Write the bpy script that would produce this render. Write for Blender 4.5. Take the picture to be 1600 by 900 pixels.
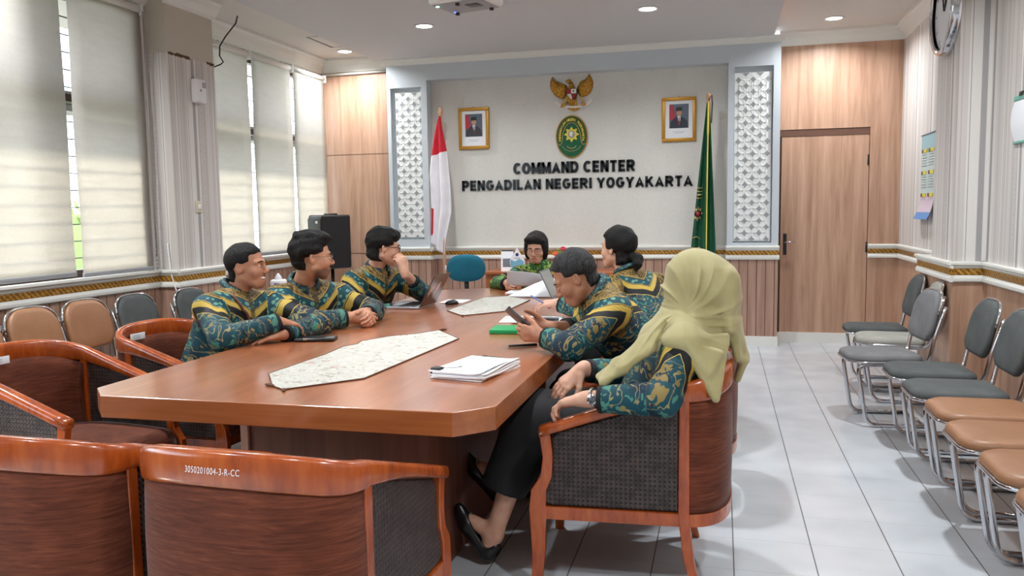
import bpy, bmesh, math, random
import numpy as np
from mathutils import Vector, Matrix, Euler

for _o in list(bpy.data.objects):
    bpy.data.objects.remove(_o, do_unlink=True)
SC = bpy.context.scene
COL = SC.collection
PI = math.pi
random.seed(7)

# ------------------------------------------------------------------ camera
def make_camera():
    f, yaw, pit, rol = 1272.0, -.25193, -.09428, .01547
    fw = Vector((math.sin(yaw)*math.cos(pit), math.cos(yaw)*math.cos(pit), math.sin(pit)))
    r = Vector((math.cos(yaw), -math.sin(yaw), 0.0))
    d = fw.cross(r)
    c, s = math.cos(rol), math.sin(rol)
    r2 = c*r + s*d
    d2 = -s*r + c*d
    cd = bpy.data.cameras.new('camera')
    cd.sensor_width = 36.0
    cd.sensor_fit = 'HORIZONTAL'
    cd.lens = f/1600*36
    cd.clip_start = 0.05
    cd.clip_end = 200
    co = bpy.data.objects.new('camera', cd)
    COL.objects.link(co)
    m = Matrix((( r2.x, -d2.x, -fw.x, 0.0), (r2.y, -d2.y, -fw.y, 0.0), (r2.z, -d2.z, -fw.z, 1.35), (0, 0, 0, 1)))
    co.matrix_world = m
    SC.camera = co
make_camera()

# ------------------------------------------------------------------ world, sun, large lights, exposure
W = bpy.data.worlds.new('world')
SC.world = W
W.use_nodes = True
_bg = W.node_tree.nodes['Background']
_bg.inputs['Color'].default_value = (0.80, 0.88, 1.0, 1)
_bg.inputs['Strength'].default_value = 10.0

def add_light(name, kind, loc, energy, color=(1, 1, 1), size=0.3, size_y=None, rot=(0, 0, 0), **kw):
    ld = bpy.data.lights.new(name, kind)
    ld.energy = energy
    ld.color = color
    if kind == 'AREA':
        ld.size = size
        if size_y:
            ld.shape = 'RECTANGLE'; ld.size_y = size_y
        else:
            ld.shape = 'DISK'
    elif kind == 'SUN':
        ld.angle = size
    else:
        ld.shadow_soft_size = size
    for k, v in kw.items():
        setattr(ld, k, v)
    o = bpy.data.objects.new(name, ld)
    o.location = loc
    o.rotation_euler = rot
    COL.objects.link(o)
    return o

SUN = add_light('sun', 'SUN', (-12, 2, 10), 10.0, (1.0, 0.88, 0.72), size=math.radians(7))
SUN.rotation_euler = Vector((1.0, 0.22, -0.62)).to_track_quat('-Z', 'Y').to_euler()

SC.view_settings.view_transform = 'Standard'
SC.view_settings.look = 'None'
SC.view_settings.gamma = 1.0
SC.view_settings.use_curve_mapping = False
SC.view_settings.exposure = 0.0
SC.cycles.use_denoising = True
SC.cycles.max_bounces = 8
SC.cycles.diffuse_bounces = 5
SC.cycles.sample_clamp_indirect = 6.0
SC.cycles.caustics_reflective = False
SC.cycles.caustics_refractive = False

# ------------------------------------------------------------------ materials
def lin(c):
    out = []
    for v in c[:3]:
        v = v/255.0
        out.append(v/12.92 if v <= 0.04045 else ((v+0.055)/1.055)**2.4)
    return (out[0], out[1], out[2], 1.0)

class G:
    """small node-tree writer"""
    def __init__(s, name):
        s.m_ = bpy.data.materials.new(name)
        s.m_.use_nodes = True
        s.t = s.m_.node_tree
        s.b = s.t.nodes['Principled BSDF']
        s.out = s.t.nodes['Material Output']
        s._tc = None
    def n(s, ty, **props):
        x = s.t.nodes.new(ty)
        for k, v in props.items():
            setattr(x, k, v)
        return x
    def lk(s, a, sock):
        if hasattr(a, 'is_output'):
            s.t.links.new(a, sock)
        else:
            if isinstance(a, tuple) and len(a) == 3 and sock.type == 'RGBA':
                a = lin(a)
            sock.default_value = a
    def pos(s):
        if s._tc is None:
            s._tc = s.n('ShaderNodeTexCoord')
        return s._tc.outputs['Object']
    def attr(s, name):
        return s.n('ShaderNodeAttribute', attribute_name=name)
    def sep(s, v):
        x = s.n('ShaderNodeSeparateXYZ'); s.lk(v, x.inputs[0])
        return x.outputs[0], x.outputs[1], x.outputs[2]
    def comb(s, a, b, c):
        x = s.n('ShaderNodeCombineXYZ')
        for i, q in enumerate((a, b, c)): s.lk(q, x.inputs[i])
        return x.outputs[0]
    def m(s, op, a, b=0.0, c=0.0):
        x = s.n('ShaderNodeMath', operation=op)
        for i, q in enumerate((a, b, c)): s.lk(q, x.inputs[i])
        return x.outputs[0]
    def map(s, v, scale=(1, 1, 1), loc=(0, 0, 0), rot=(0, 0, 0)):
        x = s.n('ShaderNodeMapping')
        s.lk(v, x.inputs['Vector']); x.inputs['Scale'].default_value = scale
        x.inputs['Location'].default_value = loc; x.inputs['Rotation'].default_value = rot
        return x.outputs[0]
    def noise(s, v, scale=5.0, detail=2.0, rough=0.5, dist=0.0):
        x = s.n('ShaderNodeTexNoise')
        s.lk(v, x.inputs['Vector']); x.inputs['Scale'].default_value = scale
        x.inputs['Detail'].default_value = detail; x.inputs['Roughness'].default_value = rough
        x.inputs['Distortion'].default_value = dist
        return x.outputs['Fac']
    def vor(s, v, scale=5.0, feature='F1', rnd=1.0):
        x = s.n('ShaderNodeTexVoronoi', feature=feature)
        s.lk(v, x.inputs['Vector']); x.inputs['Scale'].default_value = scale
        x.inputs['Randomness'].default_value = rnd
        return x
    def ramp(s, fac, stops, interp='LINEAR'):
        x = s.n('ShaderNodeValToRGB')
        s.lk(fac, x.inputs[0])
        cr = x.color_ramp; cr.interpolation = interp
        while len(cr.elements) < len(stops): cr.elements.new(0.5)
        for e, (p, c) in zip(cr.elements, stops):
            e.position = p
            e.color = lin(c) if len(c) == 3 else c
        return x.outputs[0]
    def mix(s, fac, a, b, blend='MIX'):
        x = s.n('ShaderNodeMix', data_type='RGBA', blend_type=blend)
        s.lk(fac, x.inputs[0]); s.lk(a, x.inputs[6]); s.lk(b, x.inputs[7])
        return x.outputs[2]
    def bump(s, h, strength=0.3, dist=0.01):
        x = s.n('ShaderNodeBump')
        s.lk(h, x.inputs['Height']); x.inputs['Strength'].default_value = strength
        x.inputs['Distance'].default_value = dist
        s.t.links.new(x.outputs[0], s.b.inputs['Normal'])
    def set(s, **kw):
        names = dict(base='Base Color', rough='Roughness', metal='Metallic', spec='Specular IOR Level', coat='Coat Weight',
                     coat_rough='Coat Roughness', sheen='Sheen Weight', alpha='Alpha', trans='Transmission Weight', ior='IOR',
                     emit='Emission Color', emit_s='Emission Strength', sss='Subsurface Weight', sheen_rough='Sheen Roughness', aniso='Anisotropic')
        for k, v in kw.items():
            s.lk(v, s.b.inputs[names[k]])
        return s.m_

def plain(name, c, rough=0.5, **kw):
    return G(name).set(base=c, rough=rough, **kw)

def stripe(g, coord, period, lo, hi, off=0.0):
    """1 where the fraction of coord/period lies between lo and hi"""
    f = g.m('FRACT', g.m('DIVIDE', g.m('ADD', coord, off), period))
    return g.m('MULTIPLY', g.m('GREATER_THAN', f, lo), g.m('LESS_THAN', f, hi))

def wood_mat(name, dark, mid, light, axis='z', rough=0.4, coat=0.0, scale=1.0, groove=None, stretch=None):
    g = G(name)
    p = g.pos()
    st = stretch or (14.0, 14.0, 0.7)
    sc = {'z': st, 'x': (st[2], st[0], st[1]), 'y': (st[0], st[2], st[1])}[axis]
    sc = tuple(q*scale for q in sc)
    v = g.map(p, scale=sc)
    n1 = g.noise(v, 1.0, 4, 0.55, 0.6)
    n2 = g.noise(g.map(p, scale=tuple(q*6 for q in sc)), 1.0, 2, 0.5)
    f = g.m('ADD', g.m('MULTIPLY', n1, 0.75), g.m('MULTIPLY', n2, 0.25))
    c = g.ramp(f, [(0.30, dark), (0.5, mid), (0.70, light)])
    if groove:
        ax, per, w, gc = groove
        x = g.sep(p)[ax]
        c = g.mix(stripe(g, x, per, 0.0, w), c, gc)
    g.set(base=c, rough=rough, coat=coat, coat_rough=0.12)
    return g.m_

M = {}
# laminate wood panelling on the walls and door (vertical grain)
M['panel'] = wood_mat('wood_panelling', (150, 114, 92), (180, 143, 119), (200, 165, 140), 'z', 0.42)
M['panel_planks'] = wood_mat('plank_wainscot', (144, 110, 94), (172, 138, 120), (192, 160, 141), 'z', 0.4, groove=(0, 0.083, 0.12, (118, 80, 64)))
M['panel_planks_y'] = wood_mat('plank_wainscot_side', (144, 110, 94), (172, 138, 120), (192, 160, 141), 'z', 0.4, groove=(1, 0.083, 0.12, (118, 80, 64)))
M['groove'] = plain('dark_wood_groove', (96, 66, 52), 0.5)
M['white_trim'] = plain('white_painted_trim', (226, 226, 220), 0.45)
M['ceiling'] = plain('ceiling_paint', (200, 199, 199), 0.8)
M['ceiling2'] = plain('ceiling_side_paint', (212, 208, 202), 0.8)
M['col'] = plain('column_blue_grey_paint', (196, 204, 210), 0.5)
M['lattice'] = plain('white_lattice', (232, 236, 234), 0.45)
M['lattice_hole'] = plain('lattice_backing', (150, 154, 156), 0.6)

def wall_fabric():
    g = G('textured_wallpaper')
    p = g.pos()
    n = g.noise(g.map(p, scale=(60, 60, 140)), 1.0, 3, 0.6)
    n2 = g.noise(g.map(p, scale=(3, 3, 1)), 1.0, 2, 0.5)
    c = g.ramp(g.m('ADD', g.m('MULTIPLY', n, .6), g.m('MULTIPLY', n2, .4)), [(0.3, (204, 203, 196)), (0.7, (222, 221, 214))])
    g.bump(n, 0.15, 0.003)
    return g.set(base=c, rough=0.7)
M['recess'] = wall_fabric()

def gold_band():
    g = G('gold_patterned_band')
    p = g.pos()
    x, y, z = g.sep(p)
    t = g.m('SINE', g.m('MULTIPLY', g.m('ADD', g.m('ADD', x, y), g.m('MULTIPLY', z, 1.0)), 160.0))
    n = g.noise(p, 70, 2, 0.5)
    f = g.m('ADD', g.m('MULTIPLY', t, 0.18), n)
    c = g.ramp(f, [(0.3, (120, 80, 20)), (0.55, (176, 126, 44)), (0.8, (206, 162, 84))])
    g.bump(f, 0.4, 0.004)
    return g.set(base=c, rough=0.4, metal=0.25)
M['gold_band'] = gold_band()

def wallpaper(axis, off=0.0):
    """striped wallpaper, stripes run up the wall; axis = coordinate along the wall"""
    g = G('striped_wallpaper_' + 'xy'[axis])
    p = g.pos()
    u = g.m('ADD', g.m('ADD', g.sep(p)[0], g.sep(p)[1]), off)
    per = 0.53
    f = g.m('FRACT', g.m('DIVIDE', u, per))
    wht, lt, mid, gr, dk = (226, 222, 217), (205, 199, 194), (190, 183, 178), (160, 157, 158), (132, 128, 128)
    stops = [(0.0, wht), (0.05, gr), (0.115, wht), (0.165, lt), (0.17, dk), (0.178, lt), (0.30, mid), (0.335, lt), (0.375, wht),
             (0.395, dk), (0.405, wht), (0.43, lt), (0.53, wht), (0.56, dk), (0.57, lt), (0.66, wht), (0.70, gr), (0.715, wht), (0.74, lt),
             (0.83, mid), (0.85, lt), (0.91, wht), (0.93, dk), (0.938, wht)]
    c = g.ramp(f, stops, 'CONSTANT')
    # scroll border inside the stripe
    band = g.m('MULTIPLY', g.m('GREATER_THAN', f, 0.18), g.m('LESS_THAN', f, 0.30))
    sc = g.vor(g.map(p, scale=(1, 1, 1)), 34.0, 'F1', 0.35).outputs['Distance']
    band = g.m('MULTIPLY', band, g.m('GREATER_THAN', sc, 0.52))
    c = g.mix(g.m('MULTIPLY', band, 0.55), c, mid)
    n = g.noise(g.map(p, scale=(220, 220, 4)), 1.0, 1, 0.5)
    c = g.mix(g.m('MULTIPLY', n, 0.22), c, (186, 178, 174))
    return g.set(base=c, rough=0.6)
M['paper_y'] = wallpaper(1)
M['paper_x'] = wallpaper(0)

def tiles():
    g = G('floor_tiles')
    x, y, z = g.sep(g.pos())
    gx = stripe(g, x, 0.30, 0.0, 0.016, off=-0.0552+3.0)
    gy = stripe(g, y, 0.30, 0.0, 0.010, off=-0.0465+3.0)
    n = g.noise(g.pos(), 3.0, 2, 0.5)
    c = g.ramp(n, [(0.3, (186, 192, 198)), (0.7, (202, 207, 212))])
    c = g.mix(g.m('MULTIPLY', gy, 0.6), c, (120, 120, 122))
    c = g.mix(gx, c, (88, 88, 90))
    r = g.m('ADD', 0.16, g.m('MULTIPLY', g.m('MAXIMUM', gx, gy), 0.5))
    n2 = g.noise(g.pos(), 6.0, 2, 0.5)
    g.bump(n2, 0.04, 0.004)
    return g.set(base=c, rough=r, spec=0.5)
M['tiles'] = tiles()

def blind_mat():
    g = G('translucent_blind_fabric')
    p = g.pos()
    n = g.noise(g.map(p, scale=(40, 40, 260)), 1.0, 2, 0.5)
    n2 = g.noise(g.map(p, scale=(6, 6, 30)), 1.0, 2, 0.5)
    c = g.ramp(g.m('ADD', g.m('MULTIPLY', n, .6), g.m('MULTIPLY', n2, .4)), [(0.3, (208, 204, 197)), (0.7, (220, 216, 209))])
    d = g.n('ShaderNodeBsdfDiffuse'); g.lk(c, d.inputs['Color'])
    t = g.n('ShaderNodeBsdfTranslucent'); g.lk(c, t.inputs['Color'])
    mx = g.n('ShaderNodeMixShader'); mx.inputs[0].default_value = 0.6
    g.t.links.new(d.outputs[0], mx.inputs[1]); g.t.links.new(t.outputs[0], mx.inputs[2])
    g.t.links.new(mx.outputs[0], g.out.inputs['Surface'])
    return g.m_
M['blind'] = blind_mat()

def glass_mat():
    g = G('window_glass')
    t = g.n('ShaderNodeBsdfTransparent'); t.inputs['Color'].default_value = (0.93, 0.96, 0.97, 1)
    gl = g.n('ShaderNodeBsdfGlossy'); gl.inputs['Roughness'].default_value = 0.03
    mx = g.n('ShaderNodeMixShader'); mx.inputs[0].default_value = 0.08
    g.t.links.new(t.outputs[0], mx.inputs[1]); g.t.links.new(gl.outputs[0], mx.inputs[2])
    g.t.links.new(mx.outputs[0], g.out.inputs['Surface'])
    return g.m_
M['glass'] = glass_mat()

def emit(name, c, s):
    g = G(name)
    return g.set(base=(255, 255, 255), emit=c, emit_s=s)
M['lamp_disc'] = emit('downlight_diffuser', (255, 252, 240), 30.0)
M['chrome'] = plain('chrome', (200, 200, 204), 0.12, metal=1.0)
M['steel_dark'] = plain('dark_metal', (60, 58, 56), 0.35, metal=0.8)
M['black_plastic'] = plain('black_plastic', (22, 22, 24), 0.4)
M['white_plastic'] = plain('white_plastic', (232, 232, 232), 0.35)
M['grey_plastic'] = plain('grey_plastic', (150, 152, 156), 0.4)
M['paper'] = plain('white_paper', (236, 238, 242), 0.7)
M['brown_frame'] = plain('dark_window_frame', (58, 38, 30), 0.5)
M['leaf_out'] = plain('garden_leaves', (120, 150, 70), 0.8)

# ------------------------------------------------------------------ mesh helpers
class MB:
    """collects polygons into one mesh"""
    def __init__(s):
        s.v = []; s.f = []; s.mi = []; s.sm = []
        s.xf = None
    def add(s, verts, faces, mi=0, smooth=False):
        o = len(s.v)
        for q in verts:
            q = Vector(q)
            if s.xf is not None: q = s.xf @ q
            s.v.append(q)
        for fc in faces:
            s.f.append([o+i for i in fc]); s.mi.append(mi); s.sm.append(smooth)
        return s
    def box(s, x0, x1, y0, y1, z0, z1, mi=0):
        vs = [(x, y, z) for z in (z0, z1) for y in (y0, y1) for x in (x0, x1)]
        return s.add(vs, [(0, 2, 3, 1), (4, 5, 7, 6), (0, 1, 5, 4), (2, 6, 7, 3), (0, 4, 6, 2), (1, 3, 7, 5)], mi)
    def rbox(s, x0, x1, y0, y1, z0, z1, r=0.01, mi=0, seg=3):
        """box with all edges rounded"""
        bm = bmesh.new()
        bmesh.ops.create_cube(bm, size=1.0)
        for v in bm.verts:
            v.co = Vector(((x0+x1)/2+v.co.x*(x1-x0), (y0+y1)/2+v.co.y*(y1-y0), (z0+z1)/2+v.co.z*(z1-z0)))
        r = min(r, 0.49*min(x1-x0, y1-y0, z1-z0))
        bmesh.ops.bevel(bm, geom=bm.edges[:], offset=r, segments=seg, profile=0.5, affect='EDGES')
        bm.verts.index_update()
        s.add([v.co.copy() for v in bm.verts], [[v.index for v in f.verts] for f in bm.faces], mi, True)
        bm.free()
        return s
    def prism(s, pts, z0, z1, mi=0, side_mi=None):
        """polygon pts (x,y) extruded in z; pts counter-clockwise"""
        n = len(pts)
        vs = [(p[0], p[1], z0) for p in pts]+[(p[0], p[1], z1) for p in pts]
        s.add(vs, [list(range(n))[::-1]], mi); o = len(s.v)-2*n
        s.f.append([o+n+i for i in range(n)]); s.mi.append(mi); s.sm.append(False)
        for i in range(n):
            j = (i+1) % n
            s.f.append([o+i, o+j, o+n+j, o+n+i]); s.mi.append(mi if side_mi is None else side_mi); s.sm.append(False)
        return s
    def tube(s, path, r, seg=10, mi=0, closed=False, cap=True, sx=1.0):
        """round tube along a path; r scalar or list"""
        P = [Vector(p) for p in path]; n = len(P)
        rs = r if isinstance(r, (list, tuple)) else [r]*n
        rings = []; up = None
        for i in range(n):
            if closed: t = P[(i+1) % n]-P[i-1]
            else: t = P[min(i+1, n-1)]-P[max(i-1, 0)]
            t.normalize()
            if up is None:
                up = Vector((0, 0, 1)) if abs(t.z) < 0.9 else Vector((1, 0, 0))
            a = t.cross(up)
            if a.length < 1e-4: a = t.orthogonal()
            a.normalize(); b = a.cross(t).normalized(); up = b
            rings.append([P[i]+(a*math.cos(2*PI*k/seg)*sx+b*math.sin(2*PI*k/seg))*rs[i] for k in range(seg)])
        vs = [q for rg in rings for q in rg]; fs = []
        m = n if closed else n-1
        for i in range(m):
            j = (i+1) % n
            for k in range(seg):
                l = (k+1) % seg
                fs.append((i*seg+k, j*seg+k, j*seg+l, i*seg+l))
        if cap and not closed:
            fs.append(list(range(seg))); fs.append([(n-1)*seg+k for k in range(seg)][::-1])
        return s.add(vs, fs, mi, True)
    def sweep(s, frames, prof, mi=0, closed_prof=True, cap=True, smooth=True):
        """frames: list of (origin, axis_a, axis_b); prof: list of (a,b)"""
        k = len(prof); vs = []
        for (o, a, b) in frames:
            o = Vector(o); a = Vector(a); b = Vector(b)
            for (pa, pb) in prof: vs.append(o+a*pa+b*pb)
        fs = []
        kk = k if closed_prof else k-1
        for i in range(len(frames)-1):
            for j in range(kk):
                l = (j+1) % k
                fs.append((i*k+j, i*k+l, (i+1)*k+l, (i+1)*k+j))
        if cap and closed_prof:
            fs.append(list(range(k))[::-1]); fs.append([(len(frames)-1)*k+j for j in range(k)])
        return s.add(vs, fs, mi, smooth)
    def lathe(s, prof, seg=24, o=(0, 0, 0), mi=0, sx=1.0, sy=1.0):
        """prof: list of (r,z)"""
        vs = []; fs = []
        for (r, z) in prof:
            for k in range(seg):
                a = 2*PI*k/seg
                vs.append((o[0]+r*math.cos(a)*sx, o[1]+r*math.sin(a)*sy, o[2]+z))
        for i in range(len(prof)-1):
            for k in range(seg):
                l = (k+1) % seg
                fs.append((i*seg+k, i*seg+l, (i+1)*seg+l, (i+1)*seg+k))
        fs.append([k for k in range(seg)][::-1]); fs.append([(len(prof)-1)*seg+k for k in range(seg)])
        return s.add(vs, fs, mi, True)
    def grid(s, fn, nu, nv, mi=0, smooth=True, flip=False):
        vs = [fn(i/nu, j/nv) for i in range(nu+1) for j in range(nv+1)]
        fs = []
        for i in range(nu):
            for j in range(nv):
                q = (i*(nv+1)+j, (i+1)*(nv+1)+j, (i+1)*(nv+1)+j+1, i*(nv+1)+j+1)
                fs.append(q[::-1] if flip else q)
        return s.add(vs, fs, mi, smooth)
    def build(s, name, mats, parent=None, origin=None, weld=False):
        me = bpy.data.meshes.new(name)
        vs = s.v
        if origin is not None:
            oo = Vector(origin); vs = [q-oo for q in vs]
        me.from_pydata([tuple(q) for q in vs], [], s.f)
        for q in (mats if isinstance(mats, (list, tuple)) else [mats]): me.materials.append(q)
        me.polygons.foreach_set('material_index', s.mi)
        me.polygons.foreach_set('use_smooth', s.sm)
        bm = bmesh.new(); bm.from_mesh(me)
        bmesh.ops.recalc_face_normals(bm, faces=bm.faces[:])
        bm.to_mesh(me); bm.free()
        me.update()
        o = bpy.data.objects.new(name, me)
        if origin is not None: o.location = origin
        COL.objects.link(o)
        if parent is not None: o.parent = parent
        return o

def solid(o, t, off=0.0):
    md = o.modifiers.new('solid', 'SOLIDIFY'); md.thickness = t; md.offset = off
    return o
def bev(o, w=0.004, seg=2):
    md = o.modifiers.new('bevel', 'BEVEL'); md.width = w; md.segments = seg; md.limit_method = 'ANGLE'
    return o
def tag(o, label, cat, group=None, kind=None):
    o['label'] = label; o['category'] = cat
    if group: o['group'] = group
    if kind: o['kind'] = kind
    return o
def struct(o, label=None, cat=None):
    o['kind'] = 'structure'
    if label: o['label'] = label
    if cat: o['category'] = cat
    return o
def empty(name, loc=(0, 0, 0), rz=0.0, label=None, cat=None, group=None):
    o = bpy.data.objects.new(name, None)
    o.empty_display_size = 0.1
    o.location = loc; o.rotation_euler = (0, 0, rz)
    COL.objects.link(o)
    if label: tag(o, label, cat, group)
    return o
def copy_tree(o, parent=None):
    c = o.copy(); COL.objects.link(c); c.parent = parent
    for ch in list(o.children): copy_tree(ch, c)
    return c
def text_mesh(name, body, size, mat, loc, rot, parent=None, extrude=0.004, align='LEFT', font_scale_x=1.0, shear=0.0, offset=0.0, spacing=1.0):
    cu = bpy.data.curves.new(name, 'FONT')
    cu.body = body; cu.size = size; cu.extrude = extrude; cu.align_x = align; cu.shear = shear
    cu.offset = offset; cu.space_character = spacing
    o = bpy.data.objects.new(name, cu); COL.objects.link(o)
    dg = bpy.context.evaluated_depsgraph_get()
    me = bpy.data.meshes.new_from_object(o.evaluated_get(dg))
    bpy.data.objects.remove(o, do_unlink=True); bpy.data.curves.remove(cu)
    me.name = name
    me.materials.clear(); me.materials.append(mat)
    o = bpy.data.objects.new(name, me); COL.objects.link(o)
    o.location = loc; o.rotation_euler = rot; o.scale = (font_scale_x, 1, 1)
    if parent is not None: o.parent = parent
    return o

# ------------------------------------------------------------------ room shell
YB, YR, YD = 8.22, 8.36, 8.51          # column fronts, recessed panel, door wall
ZC, ZS = 2.95, 3.03                    # dropped centre ceiling, side ceiling
XR, XP = 1.655, 1.465                  # right wall, pilaster face
XL, XLF, XPL = -4.12, -4.30, -3.95     # left wall near bay, far bay, pillar face
Y0 = -2.6

def S(b, name, mat, w=0.0):
    o = b.build(name, mat)
    if w: bev(o, w)
    return struct(o)

S(MB().box(-4.7, 2.0, Y0-.2, 8.75, -0.12, 0.0), 'floor', M['tiles'])
# ceiling: high side ceiling plus a dropped panel in the middle
S(MB().box(-4.7, 2.0, Y0-.2, 8.75, ZS, ZS+.12), 'ceiling', M['ceiling2'])
cp = MB().box(-3.545, 0.468, Y0, YB-.075, ZC, ZC+.05)
cp.box(-3.2, 0.12, Y0, YB-.3, ZC+.05, ZS)
S(cp, 'ceiling_panel', M['ceiling'])
# right wall with pilaster
S(MB().box(XR, XR+.2, Y0, 8.75, .90, ZS), 'wall_right', M['paper_y'])
S(MB().box(XR, XR+.2, Y0, 8.75, 0, .90), 'wall_right_wainscot', M['panel'])
S(MB().box(XP, XR, 5.85, 6.40, .90, ZS), 'wall_right_pilaster', M['paper_y'])
S(MB().box(XP, XR, 5.85, 6.75, 0, .90), 'wall_right_pilaster_wainscot', M['panel'])
S(MB().box(XP, XR, 6.38, 6.75, .90, .975), 'trim_pilaster_ledge', M['white_trim'])
# wall behind the camera
S(MB().box(-4.7, 2.0, Y0-.2, Y0, 0, ZS), 'wall_front', M['recess'])

# back wall: recessed panel, two columns, header, wood walls either side
b = MB().box(-3.02, 0.07, YR, YR+.2, 0.97, ZS)
S(b, 'wall_back', M['recess'])
S(MB().box(-3.02, 0.07, YR, YR+.2, 0, 0.97), 'wall_back_wainscot', M['panel_planks'])
S(MB().box(-4.4, -3.44, 8.37, 8.6, 0, ZS).box(-3.46, -3.44, 8.24, 8.4, 0, ZS), 'wall_back_left_panelling', M['panel'])
S(MB().box(-4.3, -3.46, 8.368, 8.372, 0.905, 0.911).box(-4.3, -3.46, 8.368, 8.372, 1.995, 2.0), 'trim_panel_seam', M['groove'])
b = MB().box(0.535, 1.75, YD, YD+.2, 2.10, ZS).box(1.378, 1.75, YD, YD+.2, 0, 2.10).box(0.50, 0.553, YD, YD+.2, 0, 2.10)
S(b, 'wall_back_right_panelling', M['panel'])

def column(side, x0, x1, ox0, ox1, oz0, oz1, lx0, lx1, lz0, lz1):
    """panelled column with a recessed white lattice"""
    b = MB()
    b.box(x0, ox0, YB, YR+.2, .975, 2.73); b.box(ox1, x1, YB, YR+.2, .975, 2.73)
    b.box(ox0, ox1, YB, YR+.2, .975, oz0); b.box(ox0, ox1, YB, YR+.2, oz1, 2.73)
    b.box(ox0, ox1, YB+.05, YR+.2, oz0, oz1)
    S(b, 'wall_column_'+side, M['col'])
    S(MB().box(x0+.003, x1-.003, YB+.004, YR+.2, 0, .975), 'wall_column_wainscot_'+side, M['panel_planks'])
    # kawung-style lattice: rows of four-pointed stars between round petals
    t = MB().box(lx0, lx1, YB+.02, YB+.049, lz0, lz1)
    sp = 0.117
    nz = int((lz1-lz0)/sp)+1
    w = (lx1-lx0)
    def astroid(cx, cz, r, y, half=None):
        pts = []
        for k in range(24):
            a = 2*PI*k/24
            px = r*abs(math.cos(a))**2.7*(1 if math.cos(a) > 0 else -1)
            pz = r*abs(math.sin(a))**2.7*(1 if math.sin(a) > 0 else -1)
            px = cx+px; pz = cz+pz
            pts.append((min(max(px, lx0+.004), lx1-.004), y, min(max(pz, lz0+.004), lz1-.004)))
        t.add(pts, [list(range(24))], 1)
    def petal(cx, cz, ang):
        pts = []; n = 18; dx, dz = math.cos(ang), math.sin(ang)
        for sc, yy in ((1.0, 0.0), (0.88, -.003), (0.62, -.003), (0.52, -.0012)):
            for k in range(n):
                a = 2*PI*k/n
                u = 0.0435*sc*math.cos(a); v = 0.0285*sc*math.sin(a)
                pts.append((cx+u*dx-v*dz, YB+.0195+yy, cz+u*dz+v*dx))
        fs = []
        for r_ in range(3):
            for k in range(n):
                l = (k+1) % n
                fs.append((r_*n+k, r_*n+l, (r_+1)*n+l, (r_+1)*n+k))
        fs.append([3*n+k for k in range(n)])
        if min(q[0] for q in pts) > lx0+.001 and max(q[0] for q in pts) < lx1-.001 and min(q[2] for q in pts) > lz0+.001 and max(q[2] for q in pts) < lz1-.001:
            t.add(pts, fs, 0)
    cxm = (lx0+lx1)/2
    z = lz1-0.008
    row = 0
    while z > lz0-.02:
        xs = [cxm-sp*1.16, cxm, cxm+sp*1.16] if row % 2 else [cxm-sp*.58, cxm+sp*.58]
        for x in xs:
            astroid(x, z, 0.032, YB+.0160)
            for sg in (-1, 1):
                petal(x+sg*sp*.29, z-sp*.25, sg*math.atan2(sp*.29, sp*.25))
        z -= sp*.5
        row += 1
    o = t.build('lattice_panel', [M['lattice'], M['lattice_hole']])
    o['kind'] = 'structure'
column('left', -3.46, -3.01, -3.42, -3.075, 1.06, 2.665, -3.372, -3.078, 1.085, 2.615)
column('right', 0.055, 0.535, 0.113, 0.470, 1.01, 2.685, 0.115, 0.455, 1.025, 2.63)
S(MB().box(-3.46, 0.535, YB, YR+.2, 2.73, 2.90), 'wall_header', M['col'])

# crown mouldings (profile swept along straight runs)
CROWN = [(0.0, 0.0), (0.012, 0.004), (0.02, 0.02), (0.05, 0.05), (0.062, 0.075), (0.085, 0.085), (0.085, 0.1), (0.0, 0.1)]
def crown(name, a, b, nrm, z, h=0.1, d=0.085):
    nrm = Vector((nrm[0], nrm[1], 0))
    up = Vector((0, 0, 1))
    pr = [(p*d/0.085, q*h/0.1) for p, q in CROWN]
    fr = [((a[0], a[1], z), nrm, up), ((b[0], b[1], z), nrm, up)]
    o = MB().sweep(fr, pr, smooth=False).build(name, M['white_trim'])
    return struct(o)
crown('trim_crown_header', (-3.51, YB), (0.56, YB), (0, -1), 2.895, h=ZC-2.895, d=.075)
crown('trim_crown_door_wall', (0.535, YD), (XR, YD), (0, -1), 2.90, h=ZS-2.90)
crown('trim_crown_right_far', (XR, YD), (XR, 6.40), (-1, 0), 2.90, h=ZS-2.90)
crown('trim_crown_right_pilaster', (XP, 6.45), (XP, 5.80), (-1, 0), 2.90, h=ZS-2.90)
crown('trim_crown_right_near', (XR, 5.85), (XR, Y0), (-1, 0), 2.90, h=ZS-2.90)
crown('trim_crown_back_left', (XLF, 8.37), (-3.46, 8.37), (0, -1), 2.885, h=ZS-2.885)

# rails: white / gold / white
def rail(name, a, b, nrm, z, ends=True):
    """z = underside of the lower white strip"""
    nrm = Vector((nrm[0], nrm[1], 0)); up = Vector((0, 0, 1))
    def run(nm, prof, m):
        o = MB().sweep([((a[0], a[1], z), nrm, up), ((b[0], b[1], z), nrm, up)], prof, smooth=False).build(nm, m)
        return struct(o)
    run(name, [(0, 0), (.018, 0), (.024, .008), (.024, .024), (.018, .034), (.010, .045), (0, .045)], M['white_trim'])
    run(name+'_band', [(0, .045), (.012, .045), (.014, .05), (.014, .082), (.012, .088), (0, .088)], M['gold_band'])
    run(name+'_cap', [(0, .088), (.014, .088), (.022, .096), (.022, .108), (.036, .114), (.036, .128), (.030, .134), (0, .134)], M['white_trim'])
rail('trim_rail_column_left', (-3.475, YB), (-3.0, YB), (0, -1), .845)
rail('trim_rail_recess', (-3.01, YR), (.06, YR), (0, -1), .845)
rail('trim_rail_return_left', (-3.01, YB), (-3.01, YR), (1, 0), .845)
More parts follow.
